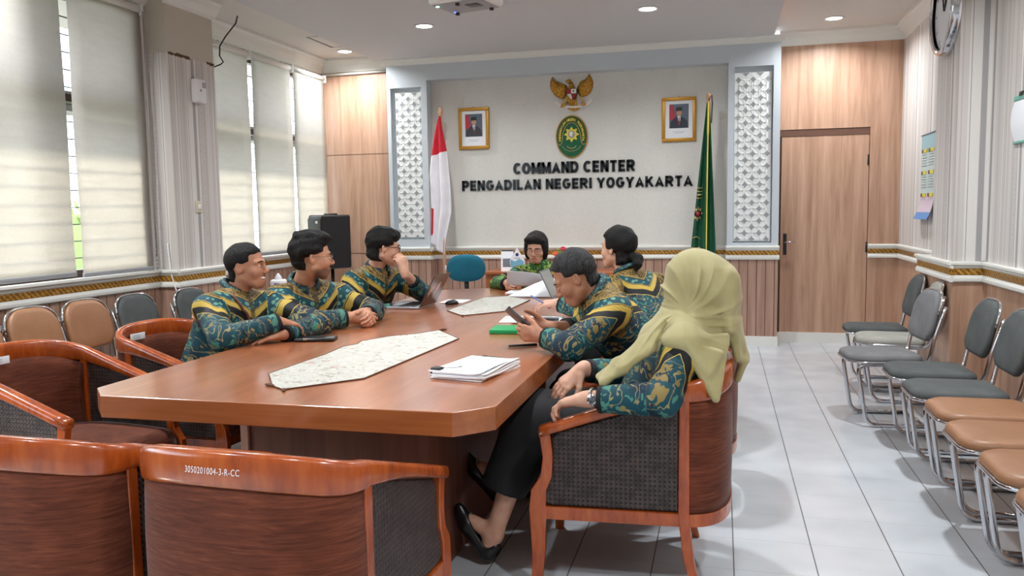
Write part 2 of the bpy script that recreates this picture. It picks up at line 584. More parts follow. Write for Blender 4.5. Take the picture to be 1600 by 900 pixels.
rail('trim_rail_column_right', (.045, YB), (.545, YB), (0, -1), .845)
rail('trim_rail_door_wall', (1.378, YD), (XR, YD), (0, -1), .845)
rail('trim_rail_right_far', (XR, YD), (XR, 6.75), (-1, 0), .845)
rail('trim_rail_pilaster', (XP, 6.78), (XP, 5.82), (-1, 0), .845)
rail('trim_rail_pilaster_side', (XP-.02, 5.85), (XR, 5.85), (0, -1), .845)
rail('trim_rail_right_near', (XR, 5.85), (XR, Y0), (-1, 0), .845)
# white tiled baseboards
for nm, bx in (('column_right', (.05, .54, YB-.008, YB+.02, 0, .095)), ('column_left', (-3.465, -3.005, YB-.008, YB+.02, 0, .095)), ('recess', (-3.01, .06, YR-.008, YR+.02, 0, .095)),
               ('door_wall', (.535, XR, YD-.012, YD+.02, 0, .10)), ('right', (XR-.01, XR+.02, Y0, YD, 0, .095)), ('back_left', (XLF, -3.46, 8.362, 8.39, 0, .095))):
    S(MB().box(*bx), 'baseboard_'+nm, M['white_trim'])

# door
S(MB().box(.50, 1.42, YD+.052, YD+.2, 0, 2.12), 'door_light_backing', M['panel'])  # unseen backing, added to block outside light at the door's edge gaps
dr = MB().box(.572, 1.372, YD+.012, YD+.05, .10, 2.035).build('door_1', M['panel'])
struct(dr)
MB().box(.553, 1.378, YD+.006, YD+.05, 2.036, 2.10).box(.553, .57, YD+.03, YD+.05, .10, 2.036).box(1.372, 1.378, YD+.03, YD+.05, .10, 2.036).build('door_groove', M['groove'], dr)
h = MB().rbox(.600, .632, YD+.002, YD+.014, .875, 1.085, .003)
h.build('handle_plate', M['steel_dark'], dr)
h = MB().tube([(.616, YD+.01, 1.0), (.616, YD-.035, 1.0), (.63, YD-.045, 1.0), (.71, YD-.045, 1.003)], .008)
h.build('lever_handle', M['chrome'], dr)
h = MB()
for z in (1.79, 0.95): h.tube([(1.368, YD+.008, z-.05), (1.368, YD+.008, z+.05)], .009)
h.build('hinge', M['steel_dark'], dr)

# left wall: near bay, pillar, far bay (openings behind the blinds)
WZ0, WZ1 = .955, 2.80
b = MB()
b.box(XL-.25, XL, Y0, 5.29, WZ1+.04, ZS); b.box(XL-.25, XL, Y0, 5.29, 0.90, WZ0-.005)
b.box(XL-.25, XL, 5.12, 5.29, WZ0-.005, WZ1+.04); b.box(XL-.25, XL, Y0, -1.5, WZ0-.005, WZ1+.04)
S(b, 'wall_left', M['paper_y'])
S(MB().box(XL-.25, XL, Y0, 5.29, 0, .90), 'wall_left_wainscot', M['panel_planks_y'])
S(MB().box(XLF-.2, XPL, 5.29, 5.87, .90, 2.55), 'wall_left_pillar', M['paper_y'])
S(MB().box(XLF-.2, XPL-.002, 5.292, 5.868, 2.55, ZS), 'wall_left_pillar_plaster', plain('bare_plaster', (196, 189, 174), .8))
S(MB().box(XLF-.2, XPL, 5.29, 5.87, 0, .90), 'wall_left_pillar_wainscot', M['panel_planks_y'])
b = MB()
b.box(XLF-.2, XLF, 5.87, 8.6, WZ1+.03, ZS); b.box(XLF-.2, XLF, 5.87, 8.6, .90, WZ0)
b.box(XLF-.2, XLF, 8.25, 8.6, WZ0, WZ1+.03)
S(b, 'wall_left_far', M['paper_y'])
S(MB().box(XLF-.2, XLF, 5.87, 8.6, 0, .90), 'wall_left_far_wainscot', M['panel_planks_y'])
# ragged edge where the wallpaper stops below the plaster
t = MB()
rr = random.Random(3)
for (ya, yb) in ((5.30, 5.56), (5.77, 5.87)):
    n = 12; top = []; bot = []
    for i in range(n+1):
        y = ya+(yb-ya)*i/n
        top.append((XPL+.003, y, 2.556+rr.uniform(-.004, .010))); bot.append((XPL+.003, y, 2.538+rr.uniform(-.005, .006)))
    t.add(top+bot, [(i, i+1, n+1+i+1, n+1+i) for i in range(n)])
S(t, 'trim_torn_wallpaper', plain('torn_paper_edge', (92, 70, 54), .9))
rail('trim_rail_left_near', (XL, Y0), (XL, 5.29), (1, 0), .815)
rail('trim_rail_left_pillar_side', (XL, 5.29), (XPL+.02, 5.29), (0, -1), .815)
rail('trim_rail_left_pillar', (XPL, 5.27), (XPL, 5.87), (1, 0), .815)
rail('trim_rail_left_far', (XLF, 5.87), (XLF, 8.37), (1, 0), .815)
crown('trim_crown_left_near', (XL, Y0), (XL, 5.29), (1, 0), 2.885, h=ZS-2.885, d=.1)
crown('trim_crown_left_pillar', (XPL, 5.27), (XPL, 5.89), (1, 0), 2.90, h=ZS-2.90, d=.1)
crown('trim_crown_left_far', (XLF, 5.87), (XLF, 8.37), (1, 0), 2.885, h=ZS-2.885, d=.12)
S(MB().box(XL-.02, XL+.05, Y0, 5.29, .935, .952), 'trim_sill_near', M['white_trim'])
S(MB().box(XLF-.02, XLF+.06, 5.87, 8.3, .935, .952), 'trim_sill_far', M['white_trim'])

# windows: dark frames with grille bars and glass
def window(n, xw, ys, z0=WZ0, z1=WZ1+.03):
    """ys = mullion positions"""
    b = MB()
    for y in ys: b.box(xw-.06, xw, y-.02, y+.02, z0, z1)
    for z in (z0+.02, 2.14, z1-.02): b.box(xw-.06, xw, ys[0], ys[-1], z-.025, z+.025)
    fr = struct(b.build('window_%d' % n, M['brown_frame']))
    g = MB()
    z = z0+.12
    while z < z1-.05:
        g.tube([(xw-.085, ys[0], z), (xw-.085, ys[-1], z)], .005, 6)
        z += .115
    g.build('grille', M['brown_frame'], fr)
    MB().box(xw-.034, xw-.030, ys[0], ys[-1], z0, z1).build('glass_pane', M['glass'], fr)
window(1, XL-.06, (-1.5, -.4, .7, 1.8, 2.9, 3.7, 4.45, 5.12))
window(2, XLF-.05, (5.87, 6.78, 7.53, 8.25))
# concrete fin above the lower lights, outside
S(MB().box(-4.66, -4.46, -2, 5.29, 2.10, 2.24).box(-4.82, -4.60, 5.5, 8.6, 2.10, 2.24), 'wall_left_outer_fin', plain('outer_concrete', (150, 148, 142), .9))
S(MB().box(-5.75, -4.62, -3, 9.5, 3.05, 3.17), 'sun_shade_slab', plain('shade_slab_plaster', (170, 166, 160), .9))  # unseen slab, added to keep the sun off the upper blinds
# ground outside and a clipped hedge seen through the slits between the blinds
gd = MB().box(-30, -4.9, -12, 22, -.3, -.12).build('terrain_garden', plain('garden_ground', (168, 160, 146), .9)); struct(gd)
hg = MB()
rr = random.Random(5)
for i in range(900):
    y = rr.uniform(-1, 11); z = rr.uniform(0, 1.55); x = -8.2+rr.uniform(-.35, .35)
    a = rr.uniform(0, PI); s_ = rr.uniform(.08, .16); c = Vector((x, y, z))
    u = Vector((math.cos(a), math.sin(a), rr.uniform(-.4, .4)))*s_; v = Vector((-math.sin(a)*.4, math.cos(a)*.4, .8))*s_
    hg.add([c-u, c-v, c+u, c+v], [(0, 1, 2, 3)])
hg.box(-8.5, -7.95, -1, 11, -.12, 1.4)
tag(hg.build('hedge', M['leaf_out']), 'green garden hedge seen through the slits between the blinds', 'hedge', kind='stuff')

# ------------------------------------------------------------------ blinds
def blind(y0, y1, x, z0, z1, label, chain=False):
    e = empty('roller_blind', (x, (y0+y1)/2, z1), 0, label, 'blind', 'roller blinds along the windows')
    w = (y1-y0)/2
    b = MB()
    n = 24
    def fn(u, v):
        zz = z0-z1+.02+(z1-z0-.02)*u
        return (0.004*math.sin(u*9+v*3), -w+2*w*v, zz)
    b.grid(fn, 40, 6)
    solid(b.build('fabric', M['blind'], e), .0012)
    MB().tube([(-.012, -w-.004, .012), (-.012, w+.004, .012)], .028, 16).build('roller_tube', M['white_trim'], e)
    MB().rbox(-.008, .008, -w, w, z0-z1, z0-z1+.03, .004).build('bottom_bar', M['grey_plastic'], e)
    for s_ in (-1, 1): MB().rbox(-.05, .022, s_*(w+.012)-.004, s_*(w+.012)+.004, -.03, .05, .003).build('bracket', M['white_plastic'], e)
    if chain:
        c = MB().tube([(.025, w+.004, .0), (.027, w+.01, z0-z1+.1)], .0035, 6).tube([(.012, w+.022, .0), (.014, w+.028, z0-z1+.1)], .0035, 6)
        for i in range(6): c.lathe([(.001, -.01), (.009, -.005), (.009, .005), (.001, .01)], 8, (.02, w+.018, z0-z1+.02+i*.03))
        c.build('pull_chain', M['grey_plastic'], e)
    return e
blind(2.2, 4.44, -4.085, .968, 2.84, 'widest translucent white roller blind at the left edge, lowest hem covering the sill')
blind(4.50, 5.19, -4.085, .955, 2.83, 'translucent roller blind left of the striped pillar with beaded chain at its side', True)
blind(5.92, 6.755, -4.20, .965, 2.80, 'translucent roller blind just right of the striped pillar, behind the dangling cable')
blind(6.815, 7.52, -4.20, .967, 2.80, 'middle blind of the three between striped pillar and wood panelling')
blind(7.57, 8.24, -4.20, .967, 2.80, 'roller blind nearest the wood panelled corner, above the black loudspeaker')

# curtain conduit along the back-left panelling
e = MB().tube([(XLF+.03, 8.35, 2.865), (-3.47, 8.35, 2.872)], .012, 8)
tag(e.build('conduit_pipe', M['white_trim']), 'thin white conduit pipe under the ceiling above the left wood panelling', 'pipe')

# ------------------------------------------------------------------ ceiling lamps
def downlight(x, y, z, label, power=24):
    e = empty('downlight', (x, y, z), 0, label, 'ceiling light', 'round recessed downlights')
    MB().lathe([(.075, 0), (.088, -.002), (.086, -.008), (.07, -.010), (.066, -.004)], 28).build('trim_ring', M['white_plastic'], e)
    MB().lathe([(.066, -.004), (.066, -.006), (.03, -.0075)], 28).build('diffuser', M['lamp_disc'], e)
    l = add_light('downlight_lamp', 'AREA', (0, 0, -.014), power, (.94, .97, 1.0), size=.13)
    l.data.spread = math.radians(150)
    l.parent = e
    return e
downlight(-2.49, 6.78, ZC, 'bright downlight on the centre ceiling above the red and white flag')
downlight(-.585, 6.77, ZC, 'bright downlight on the centre ceiling above the right framed portrait')
downlight(-3.80, 7.95, ZS, 'bright downlight at the corner by the blinds and left wood panelling')
downlight(.966, 7.98, ZS, 'bright downlight in front of the wood wall over the door')
for (x, y) in ((-2.5, 3.6), (-.6, 3.6), (-2.5, .6), (-.6, .6)): downlight(x, y, ZC, 'round recessed downlight on the ceiling nearer than the projector')
for (x, y) in ((1.0, 4.4), (1.0, 1.0), (-3.85, 3.6)): downlight(x, y, ZS, 'round recessed downlight in the higher ceiling along the side wall', 36)
# warm cove strip hidden above the edge of the dropped panel
cv = MB().box(.30, .335, 6.75, 7.9, ZC+.052, ZC+.062)
tag(cv.build('cove_light_strip', emit('warm_led', (255, 150, 70), 20.0)), 'warm light strip glowing above the right edge of the dropped ceiling', 'light strip')

# ------------------------------------------------------------------ furniture materials
def table_wood():
    g = G('table_veneer')
    p = g.pos()
    n1 = g.noise(g.map(p, scale=(9, .8, 9)), 1.0, 4, 0.6, 0.8)
    n2 = g.noise(g.map(p, scale=(70, 4, 70)), 1.0, 2, 0.5)
    f = g.m('ADD', g.m('MULTIPLY', n1, .7), g.m('MULTIPLY', n2, .3))
    c = g.ramp(f, [(0.3, (144, 83, 50)), (0.5, (164, 98, 62)), (0.7, (182, 116, 78))])
    return g.set(base=c, rough=0.28, coat=0.7, coat_rough=0.16, spec=0.6)
M['table'] = table_wood()
M['table_edge'] = wood_mat('table_edge_veneer', (126, 66, 30), (150, 84, 44), (168, 100, 56), 'x', 0.3, 0.4)
M['table_dark'] = wood_mat('table_base_veneer', (84, 46, 34), (108, 64, 48), (124, 78, 58), 'z', 0.45, 0.1)
M['table_lit_edge'] = plain('table_base_lit_edge', (186, 144, 124), .4)  # lit edge of the leg post, put into the paler colour
M['redwood'] = wood_mat('varnished_red_wood', (120, 46, 12), (160, 72, 24), (186, 96, 38), 'z', 0.24, 0.4, stretch=(10, 10, 3))

def velvet():
    g = G('brown_velvet')
    p = g.pos()
    n = g.noise(g.map(p, scale=(12, 12, 150)), 1.0, 3, 0.6, 0.4)
    n2 = g.noise(g.map(p, scale=(4, 4, 12)), 1.0, 2, 0.5, .5)
    f = g.m('ADD', g.m('MULTIPLY', n, .72), g.m('MULTIPLY', n2, .28))
    c = g.ramp(f, [(0.34, (76, 36, 22)), (0.5, (94, 47, 30)), (0.66, (114, 62, 41))])
    g.bump(n, .25, .004)
    return g.set(base=c, rough=0.8, sheen=0.12, sheen_rough=0.4, spec=.2)
M['velvet'] = velvet()

def cane():
    g = G('woven_cane')
    x, y, z = g.sep(g.pos())
    per = 0.0165
    def d(c): return g.m('ABSOLUTE', g.m('SUBTRACT', g.m('FRACT', g.m('DIVIDE', c, per)), 0.5))
    a, b_ = d(x), d(z)
    r = g.m('SQRT', g.m('ADD', g.m('MULTIPLY', a, a), g.m('MULTIPLY', b_, b_)))
    hole = g.m('LESS_THAN', r, 0.27)
    dg1 = g.m('SINE', g.m('MULTIPLY', g.m('ADD', x, z), 2*PI/per))
    dg2 = g.m('SINE', g.m('MULTIPLY', g.m('SUBTRACT', x, z), 2*PI/per))
    n = g.noise(g.pos(), 30, 2, .5)
    c = g.ramp(g.m('ADD', n, g.m('MULTIPLY', g.m('MAXIMUM', dg1, dg2), .12)), [(0.35, (40, 31, 29)), (0.65, (68, 56, 52))])
    c = g.mix(hole, c, (8, 6, 6))
    g.bump(g.m('SUBTRACT', g.m('MULTIPLY', g.m('MAXIMUM', dg1, dg2), .5), g.m('MULTIPLY', hole, 2.0)), .5, .003)
    return g.set(base=c, rough=0.5)
M['cane'] = cane()

def fabric(name, c1, c2, sc=420, rough=.85, bump=.25):
    g = G(name)
    n = g.noise(g.pos(), sc, 2, .6)
    n2 = g.noise(g.pos(), 9, 2, .5)
    f = g.m('ADD', g.m('MULTIPLY', n, .6), g.m('MULTIPLY', n2, .4))
    g.bump(n, bump, .002)
    return g.set(base=g.ramp(f, [(0.35, c1), (0.65, c2)]), rough=rough)
M['grey_fabric'] = fabric('grey_seat_fabric', (60, 64, 64), (86, 90, 90))
M['light_fabric'] = fabric('pale_grey_seat_fabric', (142, 142, 134), (170, 170, 162))
M['midgrey_fabric'] = fabric('mid_grey_seat_fabric', (98, 98, 100), (124, 124, 126))
M['tan'] = fabric('tan_vinyl', (136, 94, 63), (152, 109, 77), 260, .42, .1)
M['teal_fabric'] = fabric('teal_chair_fabric', (0, 82, 104), (8, 104, 126))

# ------------------------------------------------------------------ conference table
TX0, TX1 = -2.135, -0.67
def build_table():
    e = empty('conference_table', (-1.40, 4.2, 0), 0, 'long reddish wooden conference table with chamfered corners', 'table')
    def P(pts): return [(x+1.40, y-4.2) for x, y in pts]
    c = .105
    near = P([(TX0+c, 2.275), (TX1-c, 2.275), (TX1, 2.275+c), (TX1, 4.188), (TX0, 4.188), (TX0, 2.275+c)])
    c = .24
    far = P([(TX0, 4.192), (TX1, 4.192), (TX1, 6.11-c), (TX1-c*.55, 6.11-c*.35), (TX1-c*1.4, 6.11), (TX0+c*1.4, 6.11), (TX0+c*.55, 6.11-c*.35), (TX0, 6.11-c)])
    for q in (near, far):
        o = MB().prism(q, .674, .75, 0, 1).build('tabletop', [M['table'], M['table_edge']], e); bev(o, .003)
    for y0, y1 in ((2.66, 3.75), (4.65, 5.75)):
        b = MB().box(-.32, .40, y0-4.2, y1-4.2, .0, .674)
        for xx in (-.14, .22): b.box(xx-.003, xx+.003, y0-4.2-.001, y0-4.2+.01, .03, .66, 1)
        p = b.build('pedestal', [M['table_dark'], M['groove']], e)
        MB().box(-.345, -.315, y0-4.2-.012, y0-4.2+.05, 0, .674).build('corner_strip', M['table_lit_edge'], p)
    MB().rbox(-.66, -.56, -1.55, -1.45, .60, .672, .01).build('socket_box', M['black_plastic'], e)
    return e
build_table()

# ------------------------------------------------------------------ tub armchairs
def tub_path(n=44):
    """plan of the arm-and-back rail, from one arm front round to the other; facing +x.
    returns (x, y, out_normal, t) with t 0 at arm fronts .. 1 at the back centre"""
    pts = []
    W_, XF, XP_, D = .284, .29, -.20, .165
    L = XF-XP_
    arc = []
    for i in range(13):
        u = i/12; pts.append((XF-L*u, -W_+.012*(1-u)*0, (0, -1), u*.5))
    for i in range(1, n):
        a = PI*i/n
        ca, sa = math.cos(a), math.sin(a)
        px, py = XP_-D*abs(sa)**.8, -W_*(abs(ca)**.85)*(1 if ca > 0 else -1)
        nx, ny = -abs(sa)**1.15/D*.165*1.25, -ca
        l = math.hypot(nx, ny)
        pts.append((px, py, (nx/l, ny/l), .5+.5*(1-abs(1-2*i/n))))
    for i in range(13):
        u = 1-i/12; pts.append((XF-L*u, W_, (0, 1), u*.5))
    return pts
def rail_z(t):
    """top of the rail"""
    if t < .5:
        u = t/.5; return .600+.166*u
    u = (t-.5)/.5
    return .766+.052*math.sin(u*PI/2)
def build_tub():
    e = empty('tub_armchair')
    P = tub_path()
    # top rail
    prof = []
    for k in range(14):
        a = 2*PI*k/14
        prof.append((abs(math.cos(a))**.55*(1 if math.cos(a) > 0 else -1), abs(math.sin(a))**.55*(1 if math.sin(a) > 0 else -1)))
    fr = []; vs = []; fs = []
    for (x, y, nn, t) in P:
        u = min(1, max(0, (t-.22)/.5)); u = u*u*(3-2*u)
        w = .029-.010*u; hh = .020+.024*u
        zc = rail_z(t)-hh
        for pa, pb in prof: vs.append((x+nn[0]*pa*w, y+nn[1]*pa*w, zc+pb*hh))
    k = 14
    for i in range(len(P)-1):
        for j in range(k):
            l = (j+1) % k
            fs.append((i*k+j, i*k+l, (i+1)*k+l, (i+1)*k+j))
    fs.append(list(range(k))[::-1]); fs.append([(len(P)-1)*k+j for j in range(k)])
    MB().add(vs, fs, 0, True).build('top_rail', M['redwood'], e)
    # upholstered back: outer skin and padded inner face
    arc = [q for q in P if q[3] >= .5]
    def band(z0f, z1f, off0, off1, nz=8, bulge=0.0):
        b = MB(); vs = []; fs = []
        for (x, y, nn, t) in arc:
            for j in range(nz+1):
                v = j/nz
                z = z0f(t)+(z1f(t)-z0f(t))*v
                o = off0+bulge*math.sin(PI*v)
                vs.append((x+nn[0]*o, y+nn[1]*o, z))
        for i in range(len(arc)-1):
            for j in range(nz):
                a = i*(nz+1)+j; c = (i+1)*(nz+1)+j
                fs.append((a, c, c+1, a+1))
        b.add(vs, fs, 0, True)
        return b
    o = band(lambda t: .305, lambda t: rail_z(t)-.07, .004, 0, bulge=.006).build('back_panel', M['velvet'], e); solid(o, .012)
    o = band(lambda t: .40, lambda t: rail_z(t)-.075, -.022, 0, bulge=-.022).build('back_cushion', M['velvet'], e); solid(o, .02)
    # apron ring
    b = MB(); 
    fr = [((x, y, .29), (nn[0], nn[1], 0), (0, 0, 1)) for (x, y, nn, t) in P]
    b.sweep(fr, [(-.014, -.022), (.014, -.022), (.014, .022), (-.014, .022)], smooth=False)
    b.box(.262, .292, -.284, .284, .268, .312)
    b.build('apron', M['redwood'], e)
    for s_ in (-1, 1):
        # front leg: arm post, step forward under the arm, tapering foot
        path = [(.272, s_*.284, .575), (.262, s_*.284, .49), (.268, s_*.284, .42), (.296, s_*.284, .37), (.300, s_*.284, .30), (.298, s_*.286, .15), (.306, s_*.292, .0)]
        wd = [.020, .018, .020, .027, .030, .024, .017]
        fr = [(p, (w/.02, 0, 0), (0, 1, 0)) for p, w in zip(path, wd)]
        o = MB().sweep(fr, [(-.02, -.016), (.02, -.016), (.02, .016), (-.02, .016)], smooth=False).build('front_leg', M['redwood'], e); bev(o, .004)
        path = [(-.205, s_*.284, .735), (-.205, s_*.284, .30), (-.222, s_*.287, .15), (-.262, s_*.297, .0)]
        wd = [.017, .019, .018, .014]
        fr = [(p, (w/.02, 0, 0), (0, 1, 0)) for p, w in zip(path, wd)]
        o = MB().sweep(fr, [(-.02, -.017), (.02, -.017), (.02, .017), (-.02, .017)], smooth=False).build('rear_leg', M['redwood'], e); bev(o, .004)
        # cane side panel with a rounded toe at the front
        pts = [(-.182, .322), (.255, .322), (.276, .335), (.284, .36), (.276, .385), (.250, .41), (.240, .44), (.240, .555), (.225, .575), (.10, .613), (0, .645), (-.182, .703)]
        n = len(pts)
        b = MB().add([(x, s_*.284-.006, z) for x, z in pts]+[(x, s_*.284+.006, z) for x, z in pts],
                     [list(range(n)), list(range(n, 2*n))[::-1]]+[(i, (i+1) % n, n+(i+1) % n, n+i) for i in range(n)])
        sp = b.build('side_panel', M['cane'], e)
        MB().tube([(x, s_*.284, z) for x, z in pts], .007, 6, closed=True).build('piping', M['cane'], sp)
    # seat cushion with rolled front
    b = MB()
    def fn(u, v):
        a = (v-.5)*2
        x = -.30+.62*u
        hw = .248*(1 if u > .35 else max(.25, math.sin(PI/2*min(1, (u+.06)/.41))**.6))
        z = .425+.018*math.sin(PI*min(1, u*1.05))*(1-a*a*.5)
        if u > .9: z -= .09*((u-.9)/.1)**2; x = -.30+.62*.9+.62*.1*math.sin((u-.9)/.1*PI/2)
        return (x, a*hw, z)
    b.grid(fn, 30, 14)
    o = b.build('seat', M['velvet'], e); solid(o, .07, -1)
    return e
TUB = build_tub()
tub_n = [0]
def tub(x, y, rz, label, z=0.0):
    o = TUB if tub_n[0] == 0 else copy_tree(TUB)
    tub_n[0] += 1
    o.location = (x, y, z); o.rotation_euler = (0, 0, math.radians(rz))
    return tag(o, label, 'armchair', 'wooden tub armchairs around the conference table')
CH_FRONT = tub(-1.10, 1.955, 88, 'tub armchair at the near table end with white number written on its top rail')
tub(-1.775, 1.955, 90, 'tub armchair at the near table end, cut off by the bottom left corner')
CH_L1 = tub(-2.63, 2.78, -4, 'empty tub armchair beside the near left corner of the table, label on its rail')
CH_L2 = tub(-2.51, 3.54, -3, 'tub armchair of the laughing man with crossed arms at the left of the table')
tub(-2.56, 4.20, 0, 'tub armchair of the bearded man with clasped hands, mostly hidden behind him')
tub(-2.56, 5.02, 0, 'tub armchair of the man resting chin on hand by the laptop')
CH_HIJ = tub(-.335, 3.03, 183, 'tub armchair of the woman in the pale green headscarf')
tub(-.30, 3.80, 180, 'tub armchair of the man holding the phone, behind the headscarf woman\'s chair')
tub(-.30, 4.62, 180, 'tub armchair of the person with the ponytail on the right of the table')
tub(-.33, 5.45, 182, 'farthest tub armchair on the right of the table, only its red back showing')
tub(-1.36, 6.62, -90, 'tub armchair at the far table end under the woman with short black hair')

# handwritten number on the front chair's rail, paper labels on the left chairs
wh = plain('white_marker_ink', (240, 240, 235), .6)
def inventory_number(chair, y0, z0):
    t = text_mesh('inventory_number', '3050201004-3-R-CC', .022, wh, (0, 0, 0), (0, 0, 0), None, 0.0, shear=.15, spacing=1.12)
    arc = sorted((q[1], q[0]) for q in tub_path() if q[3] >= .5)
    ys = [a for a, _ in arc]; xs = [b_ for _, b_ in arc]
    for v in t.data.vertices:
        y = y0-v.co.x*.70
        v.co = Vector((float(np.interp(y, ys, xs))-.0205, y, z0+v.co.y))
    t.parent = chair
inventory_number(CH_FRONT, .075, .766)
def label_on(chair, y):
    lab = MB()
    lab.rbox(-.3225, -.321, y-.05, y+.05, .735, .768, .0005)
    o = lab.build('paper_label', M['paper'], chair)
    ls = MB()
    for k in range(3): ls.box(-.3209, -.3206, y-.035, y+.015, .757-.008*k, .759-.008*k)
    ls.build('label_print', M['grey_plastic'], o)
label_on(CH_L1, -.05)
label_on(CH_L2, -.10)

# ------------------------------------------------------------------ steel visitor chairs
def build_steel(fab):
    e = empty('visitor_chair')
    def pad(b, x0, x1, hw, t, rz, n=10):
        pass
    # seat pad: rounded plan
    def rr_plan(x0, x1, hw, rf, rb, n=8):
        pts = []
        for (cx, cy, a0, r) in ((x1-rf, hw-rf, 0, rf), (x0+rb, hw-rb, PI/2, rb), (x0+rb, -hw+rb, PI, rb), (x1-rf, -hw+rf, 1.5*PI, rf)):
            for i in range(n+1):
                a = a0+PI/2*i/n
                pts.append((cx+r*math.cos(a), cy+r*math.sin(a)))
        return pts
    plan = rr_plan(-.19, .235, .192, .10, .06)
    cx, cy = .02, 0
    b = MB(); rings = []
    for sc, z in ((.96, .398), (1.0, .408), (1.0, .425), (.975, .438), (.90, .446), (.6, .450), (.2, .451)):
        rings.append([(cx+(x-cx)*sc, y*sc, z) for x, y in plan])
    k = len(plan); vs = [q for r in rings for q in r]; fs = []
    for i in range(len(rings)-1):
        for j in range(k):
            l = (j+1) % k; fs.append((i*k+j, i*k+l, (i+1)*k+l, (i+1)*k+j))
    fs.append(list(range(k))[::-1]); fs.append([(len(rings)-1)*k+j for j in range(k)])
    b.add(vs, fs, 0, True); st = b.build('seat', fab, e)
    MB().tube([(x*1.0, y*1.01, .402) for x, y in plan], .0085, 8, closed=True).build('seat_rim', M['chrome'], e)
    # backrest
    def bp(u, v):
        pass
    outl = rr_plan(-.155, .155, .185, .13, .085)      # (vertical, lateral)
    def tilt(zz, off): # zz along back from its centre
        z = .672+zz*.97; x = -.262-zz*.22+off
        return x, z
    b = MB(); rings = []
    for sc, off in ((.95, -.016), (1.0, -.008), (1.0, .010), (.96, .020), (.85, .026), (.5, .028), (.15, .028)):
        rg = []
        for zz, y in outl:
            cv = -.05*(y/.185)**2*0
            x, z = tilt(zz*sc, off+.02*(y*sc/.185)**2)
            rg.append((x, y*sc, z))
        rings.append(rg)
    k = len(outl); vs = [q for r in rings for q in r]; fs = []
    for i in range(len(rings)-1):
        for j in range(k):
            l = (j+1) % k; fs.append((i*k+j, i*k+l, (i+1)*k+l, (i+1)*k+j))
    fs.append(list(range(k))[::-1]); fs.append([(len(rings)-1)*k+j for j in range(k)])
    b.add(vs, fs, 0, True); b.build('backrest', fab, e)
    # chrome tube frame: sled base, front uprights, seat sides, back uprights
    def arc(p0, p1, p2, n=6):
        p0, p1, p2 = Vector(p0), Vector(p1), Vector(p2)
        return [p0*(1-t)**2+p1*2*t*(1-t)+p2*t*t for t in [i/n for i in range(n+1)]]
    for s_ in (-1, 1):
        y = s_*.178
        yb = s_*.196
        path = [(-.20, y, .0125), (.06, y, .0125)]
        path += arc((.06, y, .0125), (.135, y, .0125), (.145, y, .085))
        path += arc((.185, y, .33), (.195, y, .386), (.13, y, .386))
        path += arc((-.14, y, .388), (-.205, y, .388), (-.215, yb, .45), 5)
        path += [(-.232, yb, .54), (-.268, yb, .66), (-.292, yb, .745)]
        MB().tube(path, .0122, 10).build('frame', M['chrome'], e)
    MB().tube([(-.20, -.178, .0125), (-.20, .178, .0125)], .0122, 10).build('stretcher', M['chrome'], e)
    # rim round the upper back
    rim = []
    for i in range(25):
        a = -PI/2+PI*i/24
        zz = .025+.135*abs(math.cos(a))**.75; y = .196*(abs(math.sin(a))**.62)*(1 if math.sin(a) > 0 else -1)
        x, z = tilt(zz, -.006+.018*(y/.185)**2)
        rim.append((x, y, z))
    MB().tube(rim, .0085, 8).build('back_rim', M['chrome'], e)
    return e
PROTO = {}
def steel(kind, x, y, rz, label, group, zs=1.0):
    if kind not in PROTO:
        o = PROTO[kind] = build_steel(M[kind])
    else:
        o = copy_tree(PROTO[kind])
    o.location = (x, y, 0); o.rotation_euler = (0, 0, math.radians(rz)); o.scale = (1, 1, zs)
    return tag(o, label, 'chair', group)
gr, gl = 'visitor chairs along the right wall', 'visitor chairs under the windows'
steel('grey_fabric', 1.155, 6.62, 180, 'dark grey visitor chair farthest along the right wall, next to the wood panelling', gr)
steel('light_fabric', 1.165, 6.12, 176, 'pale grey visitor chair between two darker ones by the right pilaster', gr)
steel('midgrey_fabric', .985, 5.45, 186, 'grey visitor chair pulled out from the row, in front of the pale grey one', gr)
steel('grey_fabric', 1.15, 4.93, 180, 'charcoal grey visitor chair just past the pilaster, first of the near pair', gr)
steel('grey_fabric', 1.155, 4.43, 180, 'charcoal grey visitor chair touching the farthest tan chair', gr)
steel('tan', 1.165, 3.99, 180, 'farthest tan visitor chair in the right row, next to a charcoal one', gr)
steel('tan', 1.145, 3.56, 180, 'second tan visitor chair from the charcoal ones in the right row', gr)
steel('tan', 1.155, 3.13, 180, 'third tan visitor chair from the charcoal ones in the right row', gr)
steel('tan', 1.145, 2.71, 180, 'nearest tan visitor chair, cut off by the right edge', gr)
steel('tan', -3.66, 3.48, 0, 'tan visitor chair under the windows, cut off by the left edge', gl, 1.0)
steel('tan', -3.66, 3.90, 0, 'tan visitor chair under the widest blind, left of another tan one', gl, 1.0)
steel('tan', -3.66, 4.32, 0, 'tan visitor chair under the windows beside the charcoal grey one', gl, 1.0)
steel('grey_fabric', -3.63, 4.745, 0, 'charcoal grey visitor chair next to the tan ones under the windows', gl, .99)
steel('grey_fabric', -3.50, 5.175, 2, 'charcoal grey visitor chair in front of the striped pillar', gl, .99)

